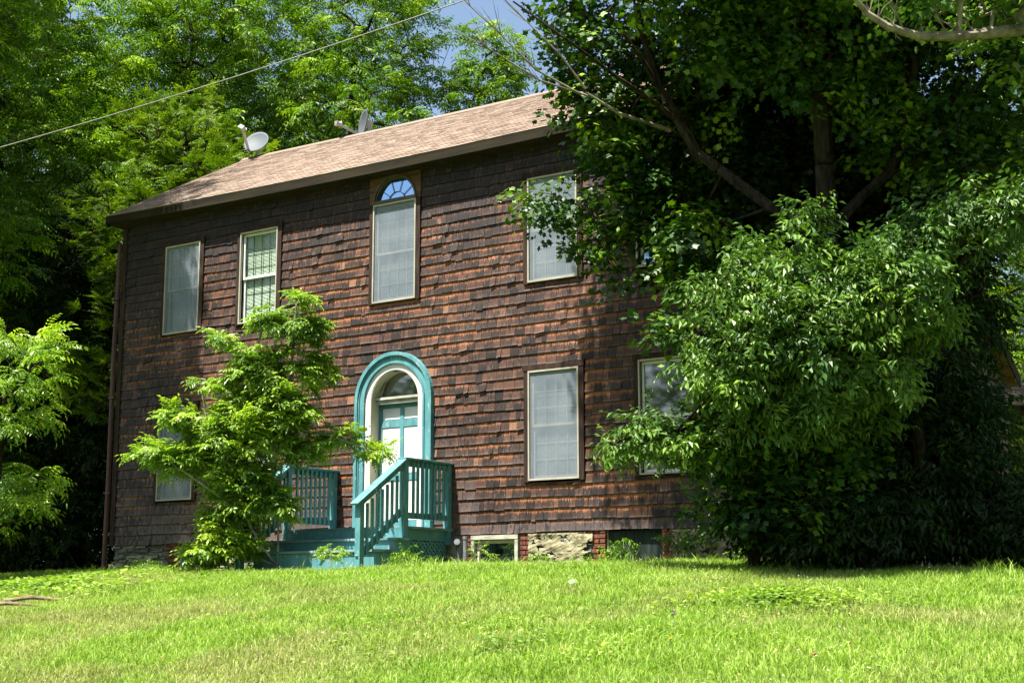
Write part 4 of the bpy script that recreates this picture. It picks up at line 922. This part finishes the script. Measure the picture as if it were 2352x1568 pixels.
# box elder sapling before the steps
D_=21.0; bs=np.array(g3(at(600,1295,D_)))
stem=lambda *q:[np.array(p) for p in q]
T=[stem(at(638,1300,D_),at(640,1150,D_),at(655,980,D_),at(670,840,D_),at(680,700,D_),at(692,668,D_)),
   stem(at(640,1150,D_),at(600,950,D_+.1),at(590,800,D_+.1),at(612,720,D_+.1),at(614,685,D_+.1)),
   stem(at(500,1295,D_-.1),at(520,1150,D_-.1),at(480,1000,D_-.1),at(460,870,D_-.1)),
   stem(at(620,1290,D_-.2),at(560,1180,D_-.2),at(420,1080,D_-.2)),
   stem(at(655,980,D_),at(760,1000,D_-.1),at(880,1045,D_-.1)),
   stem(at(560,1290,D_+.2),at(570,1100,D_+.2),at(560,960,D_+.2))]
lb=[lob(688,690,D_,(.13,.13,.16)),lob(695,760,D_,(.26,.3,.22)),lob(715,850,D_,(.28,.3,.28)),lob(612,740,D_,(.24,.25,.14)),lob(600,850,D_,(.42,.4,.35)),lob(510,785,D_,(.22,.2,.08)),lob(480,885,D_,(.24,.25,.10)),lob(560,990,D_,(.62,.5,.40)),lob(650,950,D_,(.45,.4,.4)),lob(420,965,D_,(.33,.3,.12)),lob(365,1045,D_,(.30,.3,.15)),lob(430,1060,D_,(.42,.4,.22)),
    lob(560,1110,D_,(.62,.5,.35)),lob(680,1030,D_,(.34,.35,.20)),lob(780,1010,D_,(.36,.25,.12)),lob(855,1035,D_,(.22,.2,.09)),lob(600,950,D_,(.62,.4,.75)),lob(510,1010,D_,(.75,.4,.45)),lob(560,1130,D_,(.5,.4,.5)),lob(630,1160,D_-.2,(.28,.3,.22)),lob(520,1210,D_,(.42,.4,.28)),lob(480,1265,D_-.1,(.42,.3,.12)),lob(560,1250,D_-.1,(.35,.3,.15))]
tree('box_elder_sapling','bright green multi stemmed sapling growing in front of the left porch railing','sapling',bs,T,lb,1900,PWs,'leaf_sapling',190,bark='stem',k=.0028,seg=.25,s=(.4,.72),extra=1.2,rmax=.016,hollow=.1)
# small weeds
def weed(px,py,y,label,leaf,seed,h=.35,n=14,protos=None,cat='plant',s=(.35,.5)):
    x=px/2.296875; d=CF+CR*(x-512)/FPX-CU*(py/2.296875-341.4)/FPX; t=(y-CAM[1])/d[1]; p=CAM+t*d; p[2]=gh(p[0],p[1])
    T=[[p,p+np.array([.02,0,h])]]; lb=[(p+np.array([0,0,h*.75]),(h*.4,h*.35,h*.35))]
    att=blob(lb,n,seed); nodes,par,tips=grow(T,att,seed,seg=.1); V,F,rad=wood(nodes,par,tips,k=.002,rmin=.002,rmax=.006)
    e=thing('weed',label,cat,tuple(p)); link('stem',npmesh('stem',V,F),'stem',e)
    dr=nodes[tips]-nodes[par[tips]]; cv,cf,ca=crown(nodes[tips],dr/(np.linalg.norm(dr,axis=1,keepdims=True)+1e-6),protos or PWs,seed,*s); link('leaves',npmesh('leaves',cv,cf,dict(rnd=ca)),leaf,e)
weed(757,1290,-2.35,'small bright weed seedling in front of the lowest porch step','leaf_sapling',301,.32,10)
weed(1100,1275,-.35,'thin climbing weed in front of the white cellar window','leaf_cover',302,.42,7,PH,s=(.3,.45))
weed(1430,1278,-.3,'leafy weed before the dark cellar hatch','leaf_walnut',303,.4,10,PH,s=(.5,.8))
weed(1540,1278,-.3,'slim weed at the right jamb of the cellar hatch','leaf_hack',304,.42,9,PH,s=(.4,.6))
weed(1600,1282,-.4,'bushy weed against the stone footing right of the hatch','leaf_hack',305,.45,16,PH,s=(.5,.7))
weed(1735,1300,-1.6,'low plant at the edge of the shade on the lawn','leaf_cover',306,.28,10,PH,s=(.6,.9))
weed(930,1285,-1.9,'low weed beside the foot of the right porch rail','leaf_walnut',307,.22,8,PH,s=(.5,.7))
weed(330,1310,-.7,'tuft of weeds under the left corner of the foundation','leaf_cover',308,.2,9,PH,s=(.5,.7))
weed(1240,1275,-.25,'short weed under the plastered footing','leaf_cover',309,.2,7,PH,s=(.4,.6))
# broadleaf ground cover
def cover(name,label,cx,cy,rx,ry,n,seed,sz=(.05,.10),thr=.35):
    r=np.random.default_rng(seed); a=r.random(n)*6.283; q=np.abs(r.normal(0,.55,n)); x=cx+rx*q*np.cos(a); y=cy+ry*q*np.sin(a); k=vnoise(x,y,3,seed)>thr; x,y=x[k],y[k]; n=len(x)
    z=gh(x,y)+.05+.06*r.random(n); P=np.stack([x,y,z],-1); yaw=r.random(n)*6.283; s=r.uniform(*sz,n)
    d=np.stack([np.cos(yaw),np.sin(yaw),r.normal(0,.25,n)],-1); sd_=np.stack([-np.sin(yaw),np.cos(yaw),r.normal(0,.25,n)],-1)
    q_=np.array([[0,0],[.25,-.42],[.7,-.4],[1,0],[.7,.4],[.25,.42]])
    V=P[:,None]+s[:,None,None]*(q_[None,:,:1]*d[:,None]+q_[None,:,1:]*sd_[:,None]); F=np.arange(n*6).reshape(-1,6)
    tag(link(name,npmesh(name,V.reshape(-1,3),F,dict(rnd=r.random(n))),'leaf_cover'),label,'ground cover',kind='stuff')
def groundhit(px,py):
    x=px/2.296875; d=CF+CR*(x-512)/FPX-CU*(py/2.296875-341.4)/FPX
    for t in np.arange(6,60,.02):
        p=CAM+t*d
        if p[2]<gh(p[0],p[1])+.03: return p
    return CAM+t*d
pc=groundhit(1800,1378)
cover('ground_cover','pale green broadleaf weed patch on the right part of the lawn',pc[0],pc[1],1.3,.9,1500,401,(.025,.055),.38)
pc2=groundhit(70,1350)
cover('ground_cover','broadleaf weeds thickly covering the ground at the left edge of the lawn',pc2[0]-.5,pc2[1],2.4,1.9,5200,402,(.03,.085),.3)
pc3=groundhit(1100,1480); cover('ground_cover','scattered small clover and plantain leaves in the near lawn',pc3[0],pc3[1],6,2.6,2600,403,(.02,.045),.55)
def stick(px,py,l,ang,r,label):
    p=groundhit(px,py); a=np.array([math.cos(ang),math.sin(ang),.02]); P_=[p-a*l/2+np.array([0,0,.05]),p+np.array([0,0,.06+r]),p+a*l/2+np.array([0,0,.05])]
    b=MB(); b.tube(P_,[r*.8,r,r*.7],8); tag(b.build('fallen_branch','dead_wood',smooth=False),label,'branch',group='dead branches on the ground at left')
stick(72,1388,.6,R(50),.026,'pale dead branch lying at the left edge, nearer the house'); stick(12,1402,.7,R(55),.022,'pale dead branch cut by the left edge of the picture')
# small things on the lawn
p=groundhit(1313,1353); b=MB(); b.add([(p[0]-.05,p[1],p[2]+.08),(p[0],p[1]-.03,p[2]+.05),(p[0]+.05,p[1],p[2]+.07),(p[0]+.02,p[1]+.04,p[2]+.10),(p[0]-.03,p[1]+.03,p[2]+.10)],[(0,1,2,3,4)])
tag(b.build('pale_leaf','litter'),'large pale upturned leaf lying on the lawn','leaf')
p=groundhit(1548,1436); b=MB(); b.tube([p,p+np.array([0,0,.09])],.003,5)
e=thing('dandelion_clock','grey dandelion seed head standing in the lawn','flower',tuple(p)); b.build('stalk','stem',e)
rr=np.random.default_rng(5); b=MB()
for k in range(160):
    d=rr.normal(size=3); d/=np.linalg.norm(d); c=p+np.array([0,0,.105]); s_=np.cross(d,[.3,.5,.8]); s_/=np.linalg.norm(s_); b.add([c+d*.004,c+d*.026+s_*.003,c+d*.026-s_*.003],[(0,1,2)])
b.build('seed_head','petal',e)
p=groundhit(1540,1488); e=thing('dandelion','single yellow dandelion flower in the near lawn','flower',tuple(p)); b=MB(); b.tube([p,p+np.array([0,0,.07])],.003,5); b.build('stalk','stem',e)
b=MB()
for k in range(24):
    a=k*.262; q=p+np.array([0,0,.072]); b.add([q,q+np.array([.02*math.cos(a),.02*math.sin(a),.012]),q+np.array([.02*math.cos(a+.2),.02*math.sin(a+.2),.012])],[(0,1,2)])
b.build('petals','yellow',e)
V=[];F=[]; 
for k in range(46):
    px=rr.uniform(20,2330);py=rr.uniform(1400,1560); x_=px/2.296875; d=CF+CR*(x_-512)/FPX-CU*(py/2.296875-341.4)/FPX; t=9+ (1560-py)/160*7
    for t in np.arange(8,22,.1):
        p=CAM+t*d
        if p[2]<gh(p[0],p[1])+.04: break
    a=rr.random()*6.28; s_=rr.uniform(.012,.03); k0=len(V); c_,s2=math.cos(a)*s_,math.sin(a)*s_
    V+=[(p[0]-c_,p[1]-s2,p[2]+.02),(p[0]+s2*.5,p[1]-c_*.5,p[2]+.035),(p[0]+c_,p[1]+s2,p[2]+.025),(p[0]-s2*.5,p[1]+c_*.5,p[2]+.04)]; F.append((k0,k0+1,k0+2,k0+3))
tag(link('dry_leaves',npmesh('dry_leaves',np.array(V),np.array(F)),'dry_leaf'),'small brown dry leaves scattered over the near lawn','leaves',kind='stuff')
print('objects',len(COL.objects),'faces',sum(len(o.data.polygons) for o in COL.objects if o.type=='MESH'))
